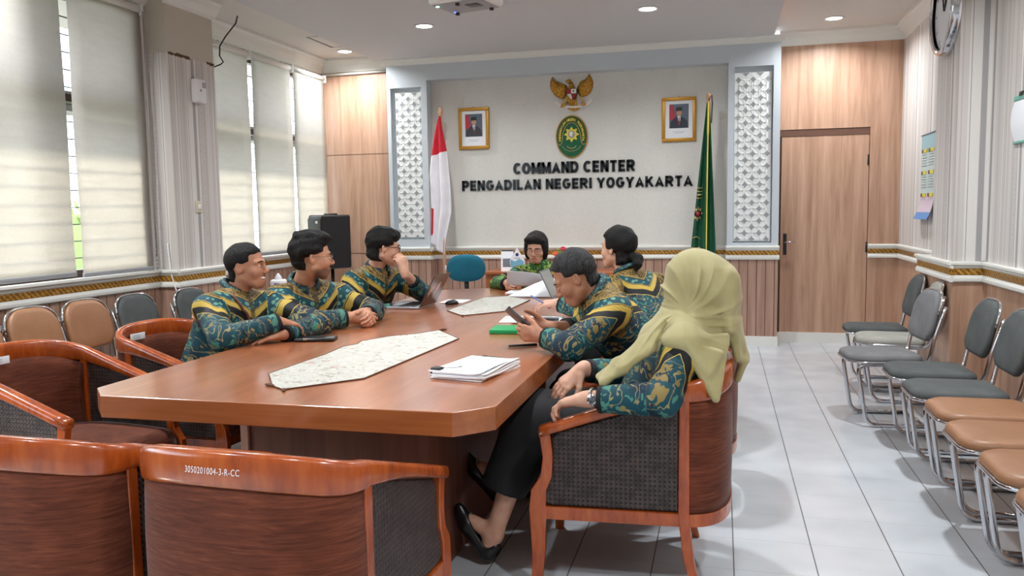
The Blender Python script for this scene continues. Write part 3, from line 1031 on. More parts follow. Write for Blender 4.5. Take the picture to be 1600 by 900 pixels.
# ------------------------------------------------------------------ back of the room: office chair, desk, loudspeaker, side table
def office_chair(x, y, rz):
    e = empty('office_chair', (x, y, 0), math.radians(rz), 'teal upholstered office chair standing by the flag and the back wall', 'chair')
    b = MB(); rings = []
    n = 28
    def outline(sc, yy):
        r = []
        for k in range(n):
            a = 2*PI*k/n
            cx, cz = math.cos(a), math.sin(a)
            r.append((.178*sc*abs(cx)**.75*(1 if cx > 0 else -1)*(1-.06*cz), yy+.03*(abs(cx)*sc)**2, .835+.125*sc*abs(cz)**.8*(1 if cz > 0 else -1)))
        return r
    for sc, yy in ((.9, .03), (1, .02), (1, -.01), (.93, -.028), (.7, -.036), (.25, -.038)): rings.append(outline(sc, yy))
    vs = [q for r in rings for q in r]; fs = []
    for i in range(len(rings)-1):
        for j in range(n):
            l = (j+1) % n; fs.append((i*n+j, i*n+l, (i+1)*n+l, (i+1)*n+j))
    fs.append(list(range(n))[::-1]); fs.append([(len(rings)-1)*n+j for j in range(n)])
    b.add(vs, fs, 0, True); bk = b.build('backrest', M['teal_fabric'], e)
    MB().rbox(-.189, -.180, -.01, .012, .82, .86, .003).build('paper_tag', M['paper'], bk)
    MB().tube([(0, .03, .72), (0, .06, .60), (0, .10, .47), (0, .22, .45)], .022, 8).build('back_bar', M['black_plastic'], e)
    o = MB().rbox(-.21, .21, .05, .46, .46, .52, .03).build('seat', M['teal_fabric'], e)
    MB().tube([(0, .25, .46), (0, .25, .10)], .025, 12).build('gas_column', M['black_plastic'], e)
    for k in range(5):
        a = 2*PI*k/5+.3
        c, s_ = math.cos(a), math.sin(a)
        lg = MB().tube([(0, .25, .11), (.15*c, .25+.15*s_, .10), (.27*c, .25+.27*s_, .065)], [.022, .018, .012], 8).build('base_leg', M['black_plastic'], e)
        MB().tube([(.27*c-.02*s_, .25+.27*s_+.02*c, .03), (.27*c+.02*s_, .25+.27*s_-.02*c, .03)], .028, 12).build('caster', M['black_plastic'], lg)
office_chair(-2.27, 7.12, 8)

M['desk'] = wood_mat('desk_wood', (140, 72, 36), (168, 94, 52), (186, 112, 66), 'x', .35, .2)
def desk():
    e = empty('side_desk', (-1.60, 8.03, 0), 0, 'low wooden side desk against the back wall, carrying calendar and flowers', 'desk')
    o = MB().box(-.69, .69, -.27, .27, .72, .75).build('desk_top', M['desk'], e); bev(o, .004)
    for s_ in (-1, 1):
        for t_ in (-1, 1):
            MB().box(s_*.64-.03, s_*.64+.03, t_*.22-.03, t_*.22+.03, 0, .72).build('leg', M['desk'], e)
    MB().box(-.61, .61, -.245, -.225, .60, .72).build('apron', M['desk'], e)
    MB().box(-.61, .61, .20, .215, .25, .72).build('modesty_panel', M['table_dark'], e)
desk()

def loudspeaker():
    e = empty('loudspeaker', (-3.84, 7.58, 0), math.radians(-40), 'black loudspeaker on a pole stand in the wood panelled corner', 'loudspeaker')
    # cabinet faces -y
    prof = [(-.18, -.17), (.18, -.17), (.15, .15), (-.15, .15)]
    o = MB().prism(prof, .80, 1.34).build('cabinet', M['black_plastic'], e); bev(o, .02, 3)
    mesh_g = G('speaker_grille'); v = mesh_g.vor(mesh_g.pos(), 260, 'F1', .2).outputs['Distance']
    mesh_g.bump(v, .6, .003); mesh_g.set(base=(30, 30, 32), rough=.5)
    o = MB().rbox(-.165, .165, -.182, -.166, .83, 1.305, .01).build('grille', mesh_g.m_, e)
    MB().box(-.165, .165, -.1835, -.181, 1.0, 1.006).box(-.165, .165, -.1835, -.181, 1.15, 1.156).build('grille_bar', M['black_plastic'], o)
    MB().rbox(.05, .10, -.186, -.18, 1.255, 1.28, .002).build('badge', M['white_plastic'], e)
    MB().rbox(-.06, .06, -.05, .05, 1.338, 1.355, .006).build('carry_handle', M['steel_dark'], e)
    MB().tube([(0, 0, .80), (0, 0, .12)], .018, 10).build('pole', M['black_plastic'], e)
    for k in range(3):
        a = 2*PI*k/3
        MB().tube([(0, 0, .50), (.22*math.cos(a), .22*math.sin(a), .02)], .011, 8).build('leg', M['black_plastic'], e)
loudspeaker()

# ------------------------------------------------------------------ things on the wall
YW = YR                                    # recessed panel face
def flat(pts, y, t=.002):
    """thin upright plate from (x,z) points, front face at y"""
    b = MB()
    n = len(pts)
    b.add([(x, y, z) for x, z in pts]+[(x, y+t, z) for x, z in pts],
          [list(range(n)), list(range(n, 2*n))[::-1]]+[(i, (i+1) % n, n+(i+1) % n, n+i) for i in range(n)])
    return b
def ellipse(cx, cz, rx, rz, n=28, a0=0, a1=2*PI):
    return [(cx+rx*math.cos(a0+(a1-a0)*i/n), cz+rz*math.sin(a0+(a1-a0)*i/n)) for i in range(n)]

M['letter'] = plain('black_acrylic_letters', (10, 16, 22), .25)
M['gold'] = plain('gold_paint', (184, 134, 48), .35, metal=.55)
M['gold_pale'] = plain('pale_gold_paint', (208, 180, 110), .4, metal=.2)
M['red_enamel'] = plain('red_enamel', (150, 24, 26), .35)
M['black_enamel'] = plain('black_enamel', (16, 16, 16), .35)
M['white_enamel'] = plain('white_enamel', (232, 226, 218), .4)
M['green_enamel'] = plain('green_enamel', (10, 88, 54), .22)
M['dgreen_enamel'] = plain('dark_green_enamel', (48, 78, 24), .25)
M['yellow_enamel'] = plain('yellow_enamel', (226, 206, 70), .35)

def arcp(cx, cz, rx, rz, a0, a1, n=14):
    return [(cx+rx*math.cos(math.radians(a0+(a1-a0)*i/n)), cz+rz*math.sin(math.radians(a0+(a1-a0)*i/n))) for i in range(n+1)]
GLYPH = {   # heavy sans capitals: width, strokes (centre lines inside a box one unit high)
 'C': (.74, [arcp(.40, .5, .29, .39, 45, 315)]), 'O': (.80, [arcp(.40, .5, .29, .39, 0, 360, 24)]),
 'M': (.88, [[(.11, 0), (.11, 1)], [(.77, 0), (.77, 1)], [(.11, .92), (.44, .18), (.77, .92)]]), 'A': (.80, [[(.08, 0), (.40, .96), (.72, 0)], [(.2, .28), (.6, .28)]]),
 'N': (.74, [[(.11, 0), (.11, 1)], [(.63, 0), (.63, 1)], [(.13, .93), (.61, .07)]]), 'D': (.76, [[(.11, 0), (.11, 1)], [(.11, .11), (.36, .11)]+arcp(.36, .5, .29, .39, -90, 90)+[(.11, .89)]]),
 'E': (.64, [[(.11, 0), (.11, 1)], [(.11, .11), (.62, .11)], [(.11, .5), (.57, .5)], [(.11, .89), (.62, .89)]]), 'T': (.68, [[(.34, 0), (.34, .9)], [(.02, .89), (.66, .89)]]),
 'R': (.76, [[(.11, 0), (.11, 1)], [(.11, .89), (.42, .89)]+arcp(.42, .68, .21, .21, 90, -90)+[(.11, .47)], [(.38, .47), (.67, 0)]]),
 'P': (.70, [[(.11, 0), (.11, 1)], [(.11, .89), (.40, .89)]+arcp(.40, .665, .21, .225, 90, -90)+[(.11, .44)]]),
 'G': (.80, [arcp(.40, .5, .29, .39, 45, 340)+[(.68, .45)], [(.42, .46), (.78, .46)]]), 'I': (.24, [[(.12, 0), (.12, 1)]]), 'L': (.60, [[(.11, 0), (.11, 1)], [(.11, .11), (.58, .11)]]),
 'Y': (.76, [[(.07, 1), (.38, .45), (.69, 1)], [(.38, 0), (.38, .5)]]), 'K': (.78, [[(.11, 0), (.11, 1)], [(.16, .42), (.64, 1)], [(.30, .58), (.68, 0)]])}
def fit_text(body, x0, x1, z0, h, y, mat, parent, th=.25, dep=.014):
    gap, sp = .15, .38
    tot = sum((sp if c == ' ' else GLYPH[c][0]+gap) for c in body)-gap
    k = (x1-x0)/tot; x = x0
    for c in body:
        if c == ' ': x += sp*k; continue
        wd, strokes = GLYPH[c]
        b = MB()
        for st in strokes:
            P = [Vector((x+p[0]*k, z0+p[1]*h)) for p in st]
            loop = (P[0]-P[-1]).length < 1e-5
            n = len(P); L = []; R_ = []
            for i in range(n):
                d0 = (P[i]-P[i-1]) if i > 0 else ((P[0]-P[-2]) if loop else P[1]-P[0])
                d1 = (P[i+1]-P[i]) if i < n-1 else ((P[1]-P[0]) if loop else P[-1]-P[-2])
                d0.normalize(); d1.normalize()
                nn = Vector((-(d0+d1).y, (d0+d1).x))
                nn.normalize(); cs = max(.45, nn.dot(Vector((-d0.y, d0.x))))
                o = nn*(th*.5*h/cs)
                L.append(P[i]+o); R_.append(P[i]-o)
            vs = []
            for yy in (y, y+dep):
                vs += [(q.x, yy, min(max(q.y, z0), z0+h)) for q in L]+[(q.x, yy, min(max(q.y, z0), z0+h)) for q in R_]
            fs = []; m = 2*n
            for i in range(n-1):
                fs += [(i, i+1, n+i+1, n+i), (m+i, m+n+i, m+n+i+1, m+i+1), (i, m+i, m+i+1, i+1), (n+i, n+i+1, m+n+i+1, m+n+i)]
            if not loop: fs += [(0, n, m+n, m), (n-1, m+n-1, m+2*n-1, 2*n-1)]
            b.add(vs, fs)
        b.build('letter', mat, parent)
        x += (wd+gap)*k
e = empty('wall_lettering', (0, 0, 0), 0, 'black raised letters reading COMMAND CENTER PENGADILAN NEGERI YOGYAKARTA', 'sign')
fit_text('COMMAND CENTER', -2.112, -.85, 1.733, .117, YW-.014, M['letter'], e)
fit_text('PENGADILAN NEGERI YOGYAKARTA', -2.68, -.28, 1.570, .108, YW-.014, M['letter'], e)

# eagle emblem
def eagle():
    e = empty('eagle_emblem', (-1.496, YW, 2.52), 0, 'golden eagle coat of arms with red shield, highest on the back wall', 'emblem')
    K = .0066
    def w(px, py):   # crop pixels of the emblem to local metres
        u = 840+px/11.25; v = 100+py/11.25
        return ((u-893)*K+.005, (149-v-.061*(u-893))*K+.0)
    def wing(pts, root):
        P = [w(*q) for q in pts]; R = w(*root)
        n = len(P); b = MB(); vs = []; rings = 5
        for r in range(rings+1):
            s_ = 1-r/rings*.85
            for (x, z) in P:
                vs.append((R[0]+(x-R[0])*s_, -.008-.030*math.sin(PI/2*min(1, r/rings*1.3)), R[1]+(z-R[1])*s_))
        fs = []
        for r in range(rings):
            for i in range(n):
                j = (i+1) % n; fs.append((r*n+i, r*n+j, (r+1)*n+j, (r+1)*n+i))
        fs.append([rings*n+i for i in range(n)])
        vs += [(x, -.001, z) for x, z in P]; o = (rings+1)*n
        fs += [(i, o+i, o+(i+1) % n, (i+1) % n) for i in range(n)]
        b.add(vs, fs, 0, True)
        return b
    g = G('gilded_feathers'); v = g.noise(g.map(g.pos(), scale=(90, 20, 60)), 1.0, 2, .5)
    g.bump(v, .5, .006); gf = g.set(base=g.ramp(v, [(.35, (150, 98, 20)), (.65, (202, 152, 56))]), rough=.38, metal=.45)
    wing([(262, 240), (232, 290), (215, 380), (228, 460), (270, 530), (340, 590), (430, 628), (490, 600), (520, 540), (540, 440), (500, 380), (400, 340), (320, 315), (285, 285)], (400, 470)).build('wing', gf, e)
    wing([(905, 185), (945, 240), (975, 320), (970, 420), (935, 500), (870, 560), (800, 585), (740, 570), (700, 500), (700, 410), (750, 320), (830, 285), (885, 235)], (830, 420)).build('wing', gf, e)
    b = MB().lathe([(.004, .045), (.018, .03), (.026, 0), (.045, -.05), (.055, -.10), (.045, -.16), (.02, -.19)], 16, (w(600, 440)[0], -.012, w(600, 400)[1]), 0, 1, .55)
    b.build('body', gf, e)
    hx, hz = w(560, 320)
    hd = MB().lathe([(.002, .024), (.018, .014), (.022, 0), (.016, -.018), (.004, -.026)], 14, (hx, -.024, hz))
    hd.tube([(hx-.012, -.026, hz+.008), (hx-.032, -.028, hz+.002), (hx-.036, -.028, hz-.012)], [.009, .006, .002], 8)
    hd.build('head', gf, e)
    def plate(nm, pts, y, m, t=.003, par=e): return flat([w(*q) for q in pts], y, t).build(nm, m, par)
    sh = plate('shield', [(508, 458), (700, 450), (700, 560), (665, 625), (625, 648), (580, 625), (525, 560)], -.052, M['black_enamel'], .03)
    plate('shield_quarter', [(514, 463), (598, 460), (602, 536), (522, 540)], -.054, M['red_enamel'], .003, sh)
    plate('shield_quarter', [(602, 460), (694, 456), (694, 528), (604, 535)], -.054, M['white_enamel'], .003, sh)
    plate('shield_quarter', [(526, 545), (604, 542), (622, 640), (582, 618), (535, 560)], -.054, M['white_enamel'], .003, sh)
    plate('shield_quarter', [(612, 541), (694, 534), (694, 558), (662, 618), (628, 642)], -.054, M['red_enamel'], .003, sh)
    flat(ellipse(*w(643, 495), .0085, .0085, 16), -.056, .002).build('shield_charge', M['black_enamel'], sh)
    plate('tail', [(565, 640), (680, 630), (700, 720), (745, 780), (700, 815), (640, 828), (570, 815), (525, 790), (560, 720)], -.020, gf, .018)
    for pts in ([(520, 560), (545, 600), (500, 680), (470, 690), (450, 660), (490, 610)], [(740, 560), (770, 590), (800, 640), (790, 670), (760, 640), (735, 600)]):
        plate('leg', pts, -.024, M['gold_pale'], .012)
    for pts in ([(400, 770), (440, 700), (500, 680), (480, 770)], [(780, 680), (860, 700), (850, 730), (790, 745)]):
        plate('talon', pts, -.034, gf, .012)
    plate('banner', [(300, 690), (330, 660), (370, 700), (420, 730), (500, 745), (640, 745), (760, 730), (860, 700), (900, 660), (930, 610), (970, 640), (930, 700), (860, 745), (760, 765), (640, 780), (480, 775), (390, 760), (330, 720)], -.030, M['white_enamel'], .006)
eagle()

# oval court emblem
def court():
    e = empty('court_emblem', (-1.492, YW, 2.100), 0, 'oval green court emblem with yellow flower, below the golden eagle', 'emblem')
    flat(ellipse(0, 0, .166, .217, 48), -.014, .013).build('rim', M['gold'], e)
    flat(ellipse(0, 0, .156, .207, 48), -.018, .006).build('field', M['green_enamel'], e)
    up = ellipse(0, 0, .152, .203, 40, math.radians(-22), math.radians(202))+[(-.108, -.075), (-.096, -.02), (-.090, .04), (-.066, .10), (-.034, .135), (0, .145), (.034, .135), (.066, .10), (.090, .04), (.096, -.02), (.108, -.075)]
    o = flat(up, -.0195, .002).build('text_band', M['dgreen_enamel'], e)
    tb = MB().tube([(-.146, -.019, -.072), (-.120, -.020, -.085), (-.103, -.020, -.065), (-.094, -.020, -.01), (-.088, -.020, .04), (-.064, -.020, .098), (-.034, -.020, .132), (0, -.020, .142), (.034, -.020, .132), (.064, -.020, .098), (.088, -.020, .04), (.094, -.020, -.01), (.103, -.020, -.065), (.120, -.020, -.085), (.146, -.019, -.072)], .0025, 6)
    tb.build('band_outline', M['gold_pale'], o)
    txt = 'PENGADILAN NEGERI YOGYAKARTA'
    vsb = MB()
    n = len(txt)
    for i, ch in enumerate(txt):
        if ch == ' ': continue
        a = math.radians(196-212*(i+.5)/n)
        t = text_mesh('ch', ch, .036, M['yellow_enamel'], (0, 0, 0), (0, 0, 0), None, .001, 'CENTER', 1.0, 0, .0012)
        cx, cz = .122*math.cos(a), .172*math.sin(a)
        tang = math.atan2(.172*math.cos(a), -.122*math.sin(a))+PI
        c, s_ = math.cos(tang), math.sin(tang)
        vsb.add([(cx+(v.co.x*c-(v.co.y-.012)*s_)*.8, -.0215-v.co.z, cz+(v.co.x*s_+(v.co.y-.012)*c)) for v in t.data.vertices], [list(p.vertices) for p in t.data.polygons])
        bpy.data.objects.remove(t, do_unlink=True)
    vsb.build('arc_lettering', M['yellow_enamel'], e)
    # eight-petalled flower
    for k in range(8):
        a = 2*PI*k/8+PI/2
        c, s_ = math.cos(a), math.sin(a)
        pts = [(.030, -.014), (.046, -.019), (.062, -.012), (.080, 0), (.062, .012), (.046, .019), (.030, .014)]
        flat([(u*c-v*s_, .022+u*s_+v*c) for u, v in pts], -.022, .003).build('petal', M['yellow_enamel'], e)
    o = flat(ellipse(0, .022, .036, .040, 24), -.024, .003).build('medallion', plain('grey_medallion', (150, 146, 144), .3, metal=.3), e)
    flat([(-.018, .045), (.006, .05), (.018, .03), (.004, .022), (.010, .0), (-.012, .004), (-.020, .02)], -.0255, .0012).build('medallion_figure', M['white_enamel'], o)
    for (rx, zc, r) in ((.052, -.075, .003), (.108, -.055, .0022)):
        pts = [(rx*math.cos(a), -.020, zc+rx*.85*math.sin(a)) for a in [math.radians(205+130*i/20) for i in range(21)]]
        MB().tube(pts, r, 6).build('ribbon_line', M['gold_pale'], e)
court()

# framed portraits
def portrait(x, z, label, tone):
    e = empty('framed_portrait', (x, YW-.002, z), 0, label, 'picture frame', 'framed portraits on the back wall')
    W_, H_ = .167, .217
    fr = MB(); t = .034
    for (x0, x1, z0, z1) in ((-W_, W_, H_-t, H_), (-W_, W_, -H_, -H_+t), (-W_, -W_+t, -H_+t, H_-t), (W_-t, W_, -H_+t, H_-t)):
        fr.rbox(x0, x1, -.024, 0, z0, z1, .004)
    fr.build('frame', M['gold'], e)
    flat([(-W_+t, -H_+t), (W_-t, -H_+t), (W_-t, H_-t), (-W_+t, H_-t)], -.010, .008).build('mount', M['paper'], e)
    px, p0, p1 = .094, -.085, .150
    pic = flat([(-px, p0), (px, p0), (px, p1), (-px, p1)], -.0112, .001).build('picture', tone[0], e)
    def pl(nm, pts, lay, m): flat(pts, -.0112-.0004*lay, .0003).build(nm, m, pic)
    pl('painted_flag', [(-px, p1-.005), (-.055, p1-.01), (-.035, .02), (-.05, -.02), (-px, 0)], 1, plain('printed_red', (176, 40, 56), .5))
    pl('painted_suit', [(-.088, p0), (-.080, -.02), (-.045, .015), (-.014, .03), (.014, .03), (.052, .012), (.082, -.02), (.088, p0)], 2, tone[1])
    pl('painted_shirt', [(-.014, .032), (.016, .032), (.012, -.01), (.002, -.05), (-.006, -.01)], 3, M['paper'])
    pl('painted_tie', [(-.003, .022), (.006, .022), (.009, -.05), (.001, -.065), (-.005, -.05)], 4, tone[2])
    pl('painted_face', ellipse(.002, .068, .026, .036, 20), 4, SKIN_PRINT)
    pl('painted_cap', [(-.030, .080), (.033, .084), (.030, .122), (-.026, .118)], 5, M['black_enamel'])
    MB().box(-.06, .06, -.0106, -.0100, -.120, -.117).box(-.045, .045, -.0106, -.0100, -.134, -.131).build('caption_line', M['grey_plastic'], e)
    MB().tube([(0, -.004, H_), (0, -.004, H_+.012)], .005, 8).build('hook', M['gold'], e)
SKIN_PRINT = plain('printed_skin', (190, 138, 112), .5)
BGP = plain('printed_blue_grey', (84, 96, 112), .4)
SUIT1, SUIT2 = plain('printed_charcoal', (50, 52, 58), .5), plain('printed_navy', (32, 38, 56), .5)
portrait(-2.538, 2.224, 'gold framed portrait of a capped man in charcoal suit near the red and white flag', (BGP, SUIT1, plain('printed_maroon', (120, 40, 46), .5)))
portrait(-.414, 2.228, 'gold framed portrait of a capped man with red tie near the green flag', (BGP, SUIT2, plain('printed_crimson', (160, 36, 40), .5)))

# ------------------------------------------------------------------ flags
M['pole'] = plain('pale_varnished_pole', (206, 158, 124), .35)
M['flag_red'] = fabric('red_flag_cloth', (186, 18, 40), (206, 30, 52), 200, .7)
M['flag_white'] = fabric('white_flag_cloth', (222, 220, 226), (238, 236, 240), 200, .7)
M['flag_green'] = fabric('green_flag_cloth', (4, 62, 40), (10, 82, 54), 200, .7)
def flag_base(e):
    MB().lathe([(.17, 0), (.17, .02), (.12, .04), (.05, .06), (.03, .12), (.022, .14)], 24).build('stand', M['redwood'], e)
def red_white():
    e = empty('flag', (-2.795, 8.05, 0), 0, 'red and white flag drooping on a pale wooden pole', 'flag')
    flag_base(e)
    MB().tube([(0, 0, .02), (-.006, 0, 2.36)], .017, 12).build('pole', M['pole'], e)
    MB().lathe([(.010, 0), (.024, .01), (.028, .03), (.016, .045), (.022, .06), (.012, .075), (.002, .08)], 14, (-.006, 0, 2.345)).build('finial', M['pole'], e)
    b = MB(); nu, nv = 60, 26
    vs = []
    for i in range(nu+1):
        u = i/nu
        z = 2.33-u*1.42
        lft = -.015-.105*min(1, u/.45)**.75-.01*math.sin(u*7)
        rgt = .004+.085*math.sin(min(1, u*1.25)*PI*.62)**1.3*(1 if u < .70 else max(.1, 1-(u-.70)/.26))
        for j in range(nv+1):
            v = j/nv
            x = lft+(rgt-lft)*v
            dep = -.03-.028*math.sin(v*PI*3.3+u*2.0)*min(1, u*3)-.02*math.sin(PI*v)
            zz = z+.13*u*(1-v)**1.2*(1 if True else 0)*(1 if u > .5 else u*2)*.9
            vs.append((x, dep, zz+.07*v*max(0, 1-abs(i-18)/14)))
    fs = []; mi = []
    for i in range(nu):
        for j in range(nv):
            fs.append((i*(nv+1)+j, (i+1)*(nv+1)+j, (i+1)*(nv+1)+j+1, i*(nv+1)+j+1))
            zc = vs[i*(nv+1)+j][2]; v = j/nv
            red = i < 18 or (v < .10 and zc < 1.40 and zc > 1.13)
            mi.append(0 if red else 1)
    b.add(vs, fs, 0, True); b.mi = mi
    o = b.build('cloth', [M['flag_red'], M['flag_white']], e); solid(o, .003)
red_white()
def green_flag():
    e = empty('flag', (-.125, 8.05, 0), 0, 'dark green flag with gold fringe hanging in folds on its pole', 'flag')
    flag_base(e)
    MB().tube([(0, 0, .02), (0, 0, 2.40)], .017, 12).build('pole', M['pole'], e)
    MB().lathe([(.010, 0), (.02, .01), (.02, .045), (.004, .06)], 14, (0, 0, 2.375)).build('finial', M['pole'], e)
    MB().tube([(.0, -.022, 2.36), (.03, -.02, 2.41), (.035, -.02, 2.33), (.028, -.02, 2.15)], .006, 6).build('black_cord', M['black_plastic'], e)
    nu, nv = 50, 36
    def P(u, v):
        z = 2.34-u*1.58
        lft = -.016-.155*min(1, u*1.02); rgt = .012+.075*u
        x = lft+(rgt-lft)*v
        y = -.022-.026*math.sin(v*PI*4.2+.6)*min(1, u*2.2)-.035*u*math.sin(PI*v)
        return Vector((x, y, z))
    b = MB().grid(P, nu, nv)
    o = b.build('cloth', M['flag_green'], e); solid(o, .003)
    MB().tube([P(u, .60+.02*u)+Vector((0, -.006, 0)) for u in [i/40 for i in range(41)]], [.010 if i < 8 else .006 for i in range(41)], 6).build('gold_fringe', M['yellow_enamel'], e)
    def band(nm, u0, v0, v1, rise, r, m, par=e):
        MB().tube([P(u0-rise*(v0+(v1-v0)*k/10-.16)**2*4, v0+(v1-v0)*k/10)+Vector((0, -.006, 0)) for k in range(11)], r, 6).build(nm, m, par)
    g2 = M['gold_pale']
    for u in (.508, .528, .568): band('gold_band', u, .02, .30, .05, .0045 if u < .53 else .005, g2)
    band('gold_letters', .548, .06, .26, .05, .009, g2)
    c0 = P(.66, .12)
    em = MB()
    for k in range(8):
        a = 2*PI*k/8
        pts = [(.034, -.012), (.05, -.015), (.072, 0), (.05, .015), (.034, .012)]
        q = [P(.66-(u_*math.sin(a)+v_*math.cos(a))/1.58, min(.42, max(.01, .16+(u_*math.cos(a)-v_*math.sin(a))*3.2)))+Vector((0, -.008, 0)) for u_, v_ in pts]
        em.add(q, [list(range(5))])
    o = em.build('flag_flower', g2, e)
    MB().lathe([(.001, -.006), (.034, -.004), (.034, .004), (.001, .006)], 18, (0, 0, 0)).build('flag_disc', M['black_enamel'], o)
    d = bpy.data.objects['flag_disc']; d.location = P(.66, .16)+Vector((0, -.012, 0)); d.rotation_euler = (PI/2, 0, 0)
    d2 = MB().lathe([(.001, -.003), (.020, -.002), (.020, .002), (.001, .003)], 14).build('flag_disc_centre', M['red_enamel'], o)
    d2.location = P(.66, .16)+Vector((0, -.018, 0)); d2.rotation_euler = (PI/2, 0, 0)
    band('gold_scroll', .80, .03, .34, -.10, .004, g2); band('gold_line', .868, .01, .36, .02, .006, g2)
green_flag()

# ------------------------------------------------------------------ right wall: clock, calendar, leaf chart
def clock():
    e = empty('wall_clock', (XP, 6.13, 2.635), 0, 'large round chrome rimmed wall clock high on the pilaster', 'clock')
    b = MB()
    def ring(r, x): return [(x, r*math.cos(2*PI*k/48), r*math.sin(2*PI*k/48)) for k in range(48)]
    rs = [ring(.295, 0), ring(.295, -.05), ring(.285, -.062), ring(.262, -.062), ring(.252, -.05)]
    vs = [q for r in rs for q in r]; fs = []
    for i in range(len(rs)-1):
        for k in range(48):
            l = (k+1) % 48; fs.append((i*48+k, i*48+l, (i+1)*48+l, (i+1)*48+k))
    b.add(vs, fs, 0, True); b.build('rim', M['chrome'], e)
    d = MB(); r1, r0 = ring(.256, -.030), ring(.256, 0)
    d.add(r1, [list(range(48))]); dial = d.build('dial', M['paper'], e)
    for k in range(12):
        a = 2*PI*k/12; c, s_ = math.cos(a), math.sin(a)
        MB().add([(-.0315, .20*c-.006*s_, .20*s_+.006*c), (-.0315, .235*c-.006*s_, .235*s_+.006*c), (-.0315, .235*c+.006*s_, .235*s_-.006*c), (-.0315, .20*c+.006*s_, .20*s_-.006*c)], [(0, 1, 2, 3)]).build('hour_mark', M['grey_plastic'], dial)
    MB().tube([(-.036, 0, 0), (-.036, -.075, .10)], .006, 6).build('hour_hand', M['black_plastic'], e)
    MB().tube([(-.038, 0, 0), (-.038, .06, .18)], .0045, 6).build('minute_hand', M['black_plastic'], e)
clock()
def calendar():
    e = empty('wall_calendar', (XR-.004, 7.42, 1.93), 0, 'long pale poster calendar with six yellow headed blocks beyond the pilaster', 'calendar')
    def sh(a, b_, z0, z1, x): return [(x, a, z0), (x, b_, z0), (x, b_, z1), (x, a, z1)]
    b = MB(); n = 24
    for i in range(n+1):
        u = i/n
        x = -.004-.05*max(0, (u-.72)/.28)**2
        for y in (-.235, .235): b.v.append(Vector((x, y, -u*.70)))
    for i in range(n): b.f.append([2*i, 2*i+1, 2*i+3, 2*i+2]); b.mi.append(0 if i < 5 else (1 if i < 17 else (2 if i < 22 else 3))); b.sm.append(False)
    o = b.build('sheet', [plain('printed_sky', (150, 184, 192), .5), plain('printed_pale_green', (190, 206, 204), .5), plain('printed_pink', (206, 188, 200), .5), plain('printed_blue', (96, 140, 196), .5)], e)
    solid(o, .0012)
    for r, z in enumerate((-.135, -.315, -.50)):
        for y in (-.12, .115):
            h = MB().box(-.0085, -.0055, y-.085, y+.03, z-.014, z+.014).build('month_heading', M['yellow_enamel'], e)
            MB().box(-.0085, -.0055, y+.03, y+.085, z-.014, z+.014).build('month_year', plain('printed_dark', (70, 76, 60), .5) if 'pd' not in M else M['pd'], h)
            g = MB()
            for k in range(5): g.box(-.0078, -.0055, y-.075, y+.075, z-.035-.022*k, z-.031-.022*k)
            g.build('date_rows', M['grey_plastic'], h)
    MB().tube([(-.008, -.24, .002), (-.008, .24, .002)], .005, 6).build('top_strip', M['grey_plastic'], e)
calendar()
def chart():
    e = empty('wall_chart', (XR-.003, 5.25, 1.83), 0, 'white notice with green top and bottom edges at the right edge of the view', 'notice')
    b = MB(); n = 20; vs = []
    for i in range(n+1):
        u = i/n; hw = .115+.045*math.sin(PI*u)
        vs += [(-.004-.012*math.sin(PI*u), -hw, -.13+.26*u), (-.004-.012*math.sin(PI*u), hw, -.13+.26*u)]
    b.add(vs, [(2*i, 2*i+1, 2*i+3, 2*i+2) for i in range(n)])
    solid(b.build('sheet', M['paper'], e), .002)
    tq = plain('turquoise_edging', (110, 176, 160), .4)
    MB().rbox(-.014, .0, -.13, .13, .105, .135, .004).build('top_bar', tq, e)
    MB().rbox(-.010, .0, -.13, .13, -.14, -.125, .003).build('bottom_bar', tq, e)
    MB().rbox(-.02, -.010, -.03, .03, .125, .15, .004).build('clip', M['black_plastic'], e)
chart()

# ------------------------------------------------------------------ left pillar: dispenser, switch, cables; ceiling: vent, projector
e = empty('air_freshener', (XPL, 5.612, 2.31), 0, 'white air freshener dispenser on the striped pillar', 'dispenser')
MB().rbox(0, .06, -.062, .062, -.095, .09, .018).build('casing', M['white_plastic'], e)
MB().rbox(.03, .064, .0, .055, .02, .07, .012).build('window', M['grey_plastic'], e)
MB().tube([(.055, -.02, .0), (.068, -.02, .0)], .008, 10).build('button', M['grey_plastic'], e)
e = empty('light_switch', (XPL, 5.575, 1.42), 0, 'cream light switch low on the striped pillar', 'switch')
MB().rbox(0, .012, -.035, .035, -.045, .045, .004).build('plate', plain('cream_plastic', (206, 198, 176), .4), e)
MB().rbox(.010, .018, -.014, .014, -.02, .02, .003).build('rocker', M['white_plastic'], e)
tag(MB().tube([(-3.98, 6.29, ZS+.01), (-4.00, 6.287, 2.97), (-4.08, 6.25, 2.86), (-4.13, 6.235, 2.78), (-4.135, 6.232, 2.70), (-4.10, 6.23, 2.645), (-4.12, 6.22, 2.625), (-4.17, 6.205, 2.605), (-4.185, 6.16, 2.60)], .006, 8).build('dangling_cable', M['black_plastic']),
    'black cable dangling from the ceiling beside the striped pillar', 'cable')
tag(MB().tube([(-4.02, 5.275, 1.15), (-4.0, 5.27, .93), (-3.965, 5.265, .82), (-3.90, 5.25, .68), (-3.86, 5.23, .45)], .005, 6).build('white_cord', M['white_plastic']),
    'thin pale cord hanging over the rail at the foot of the striped pillar', 'cord')
e = empty('ceiling_vent', (-3.815, 7.48, ZS), 0, 'narrow dark slot vent in the ceiling near the blinds', 'vent')
MB().box(-.03, -.012, -.26, .26, -.004, .002).build('slot', M['steel_dark'], e)
MB().box(-.012, .17, -.27, -.255, -.003, .002).box(-.012, .17, .25, .26, -.003, .002).build('hatch_edge', M['grey_plastic'], e)

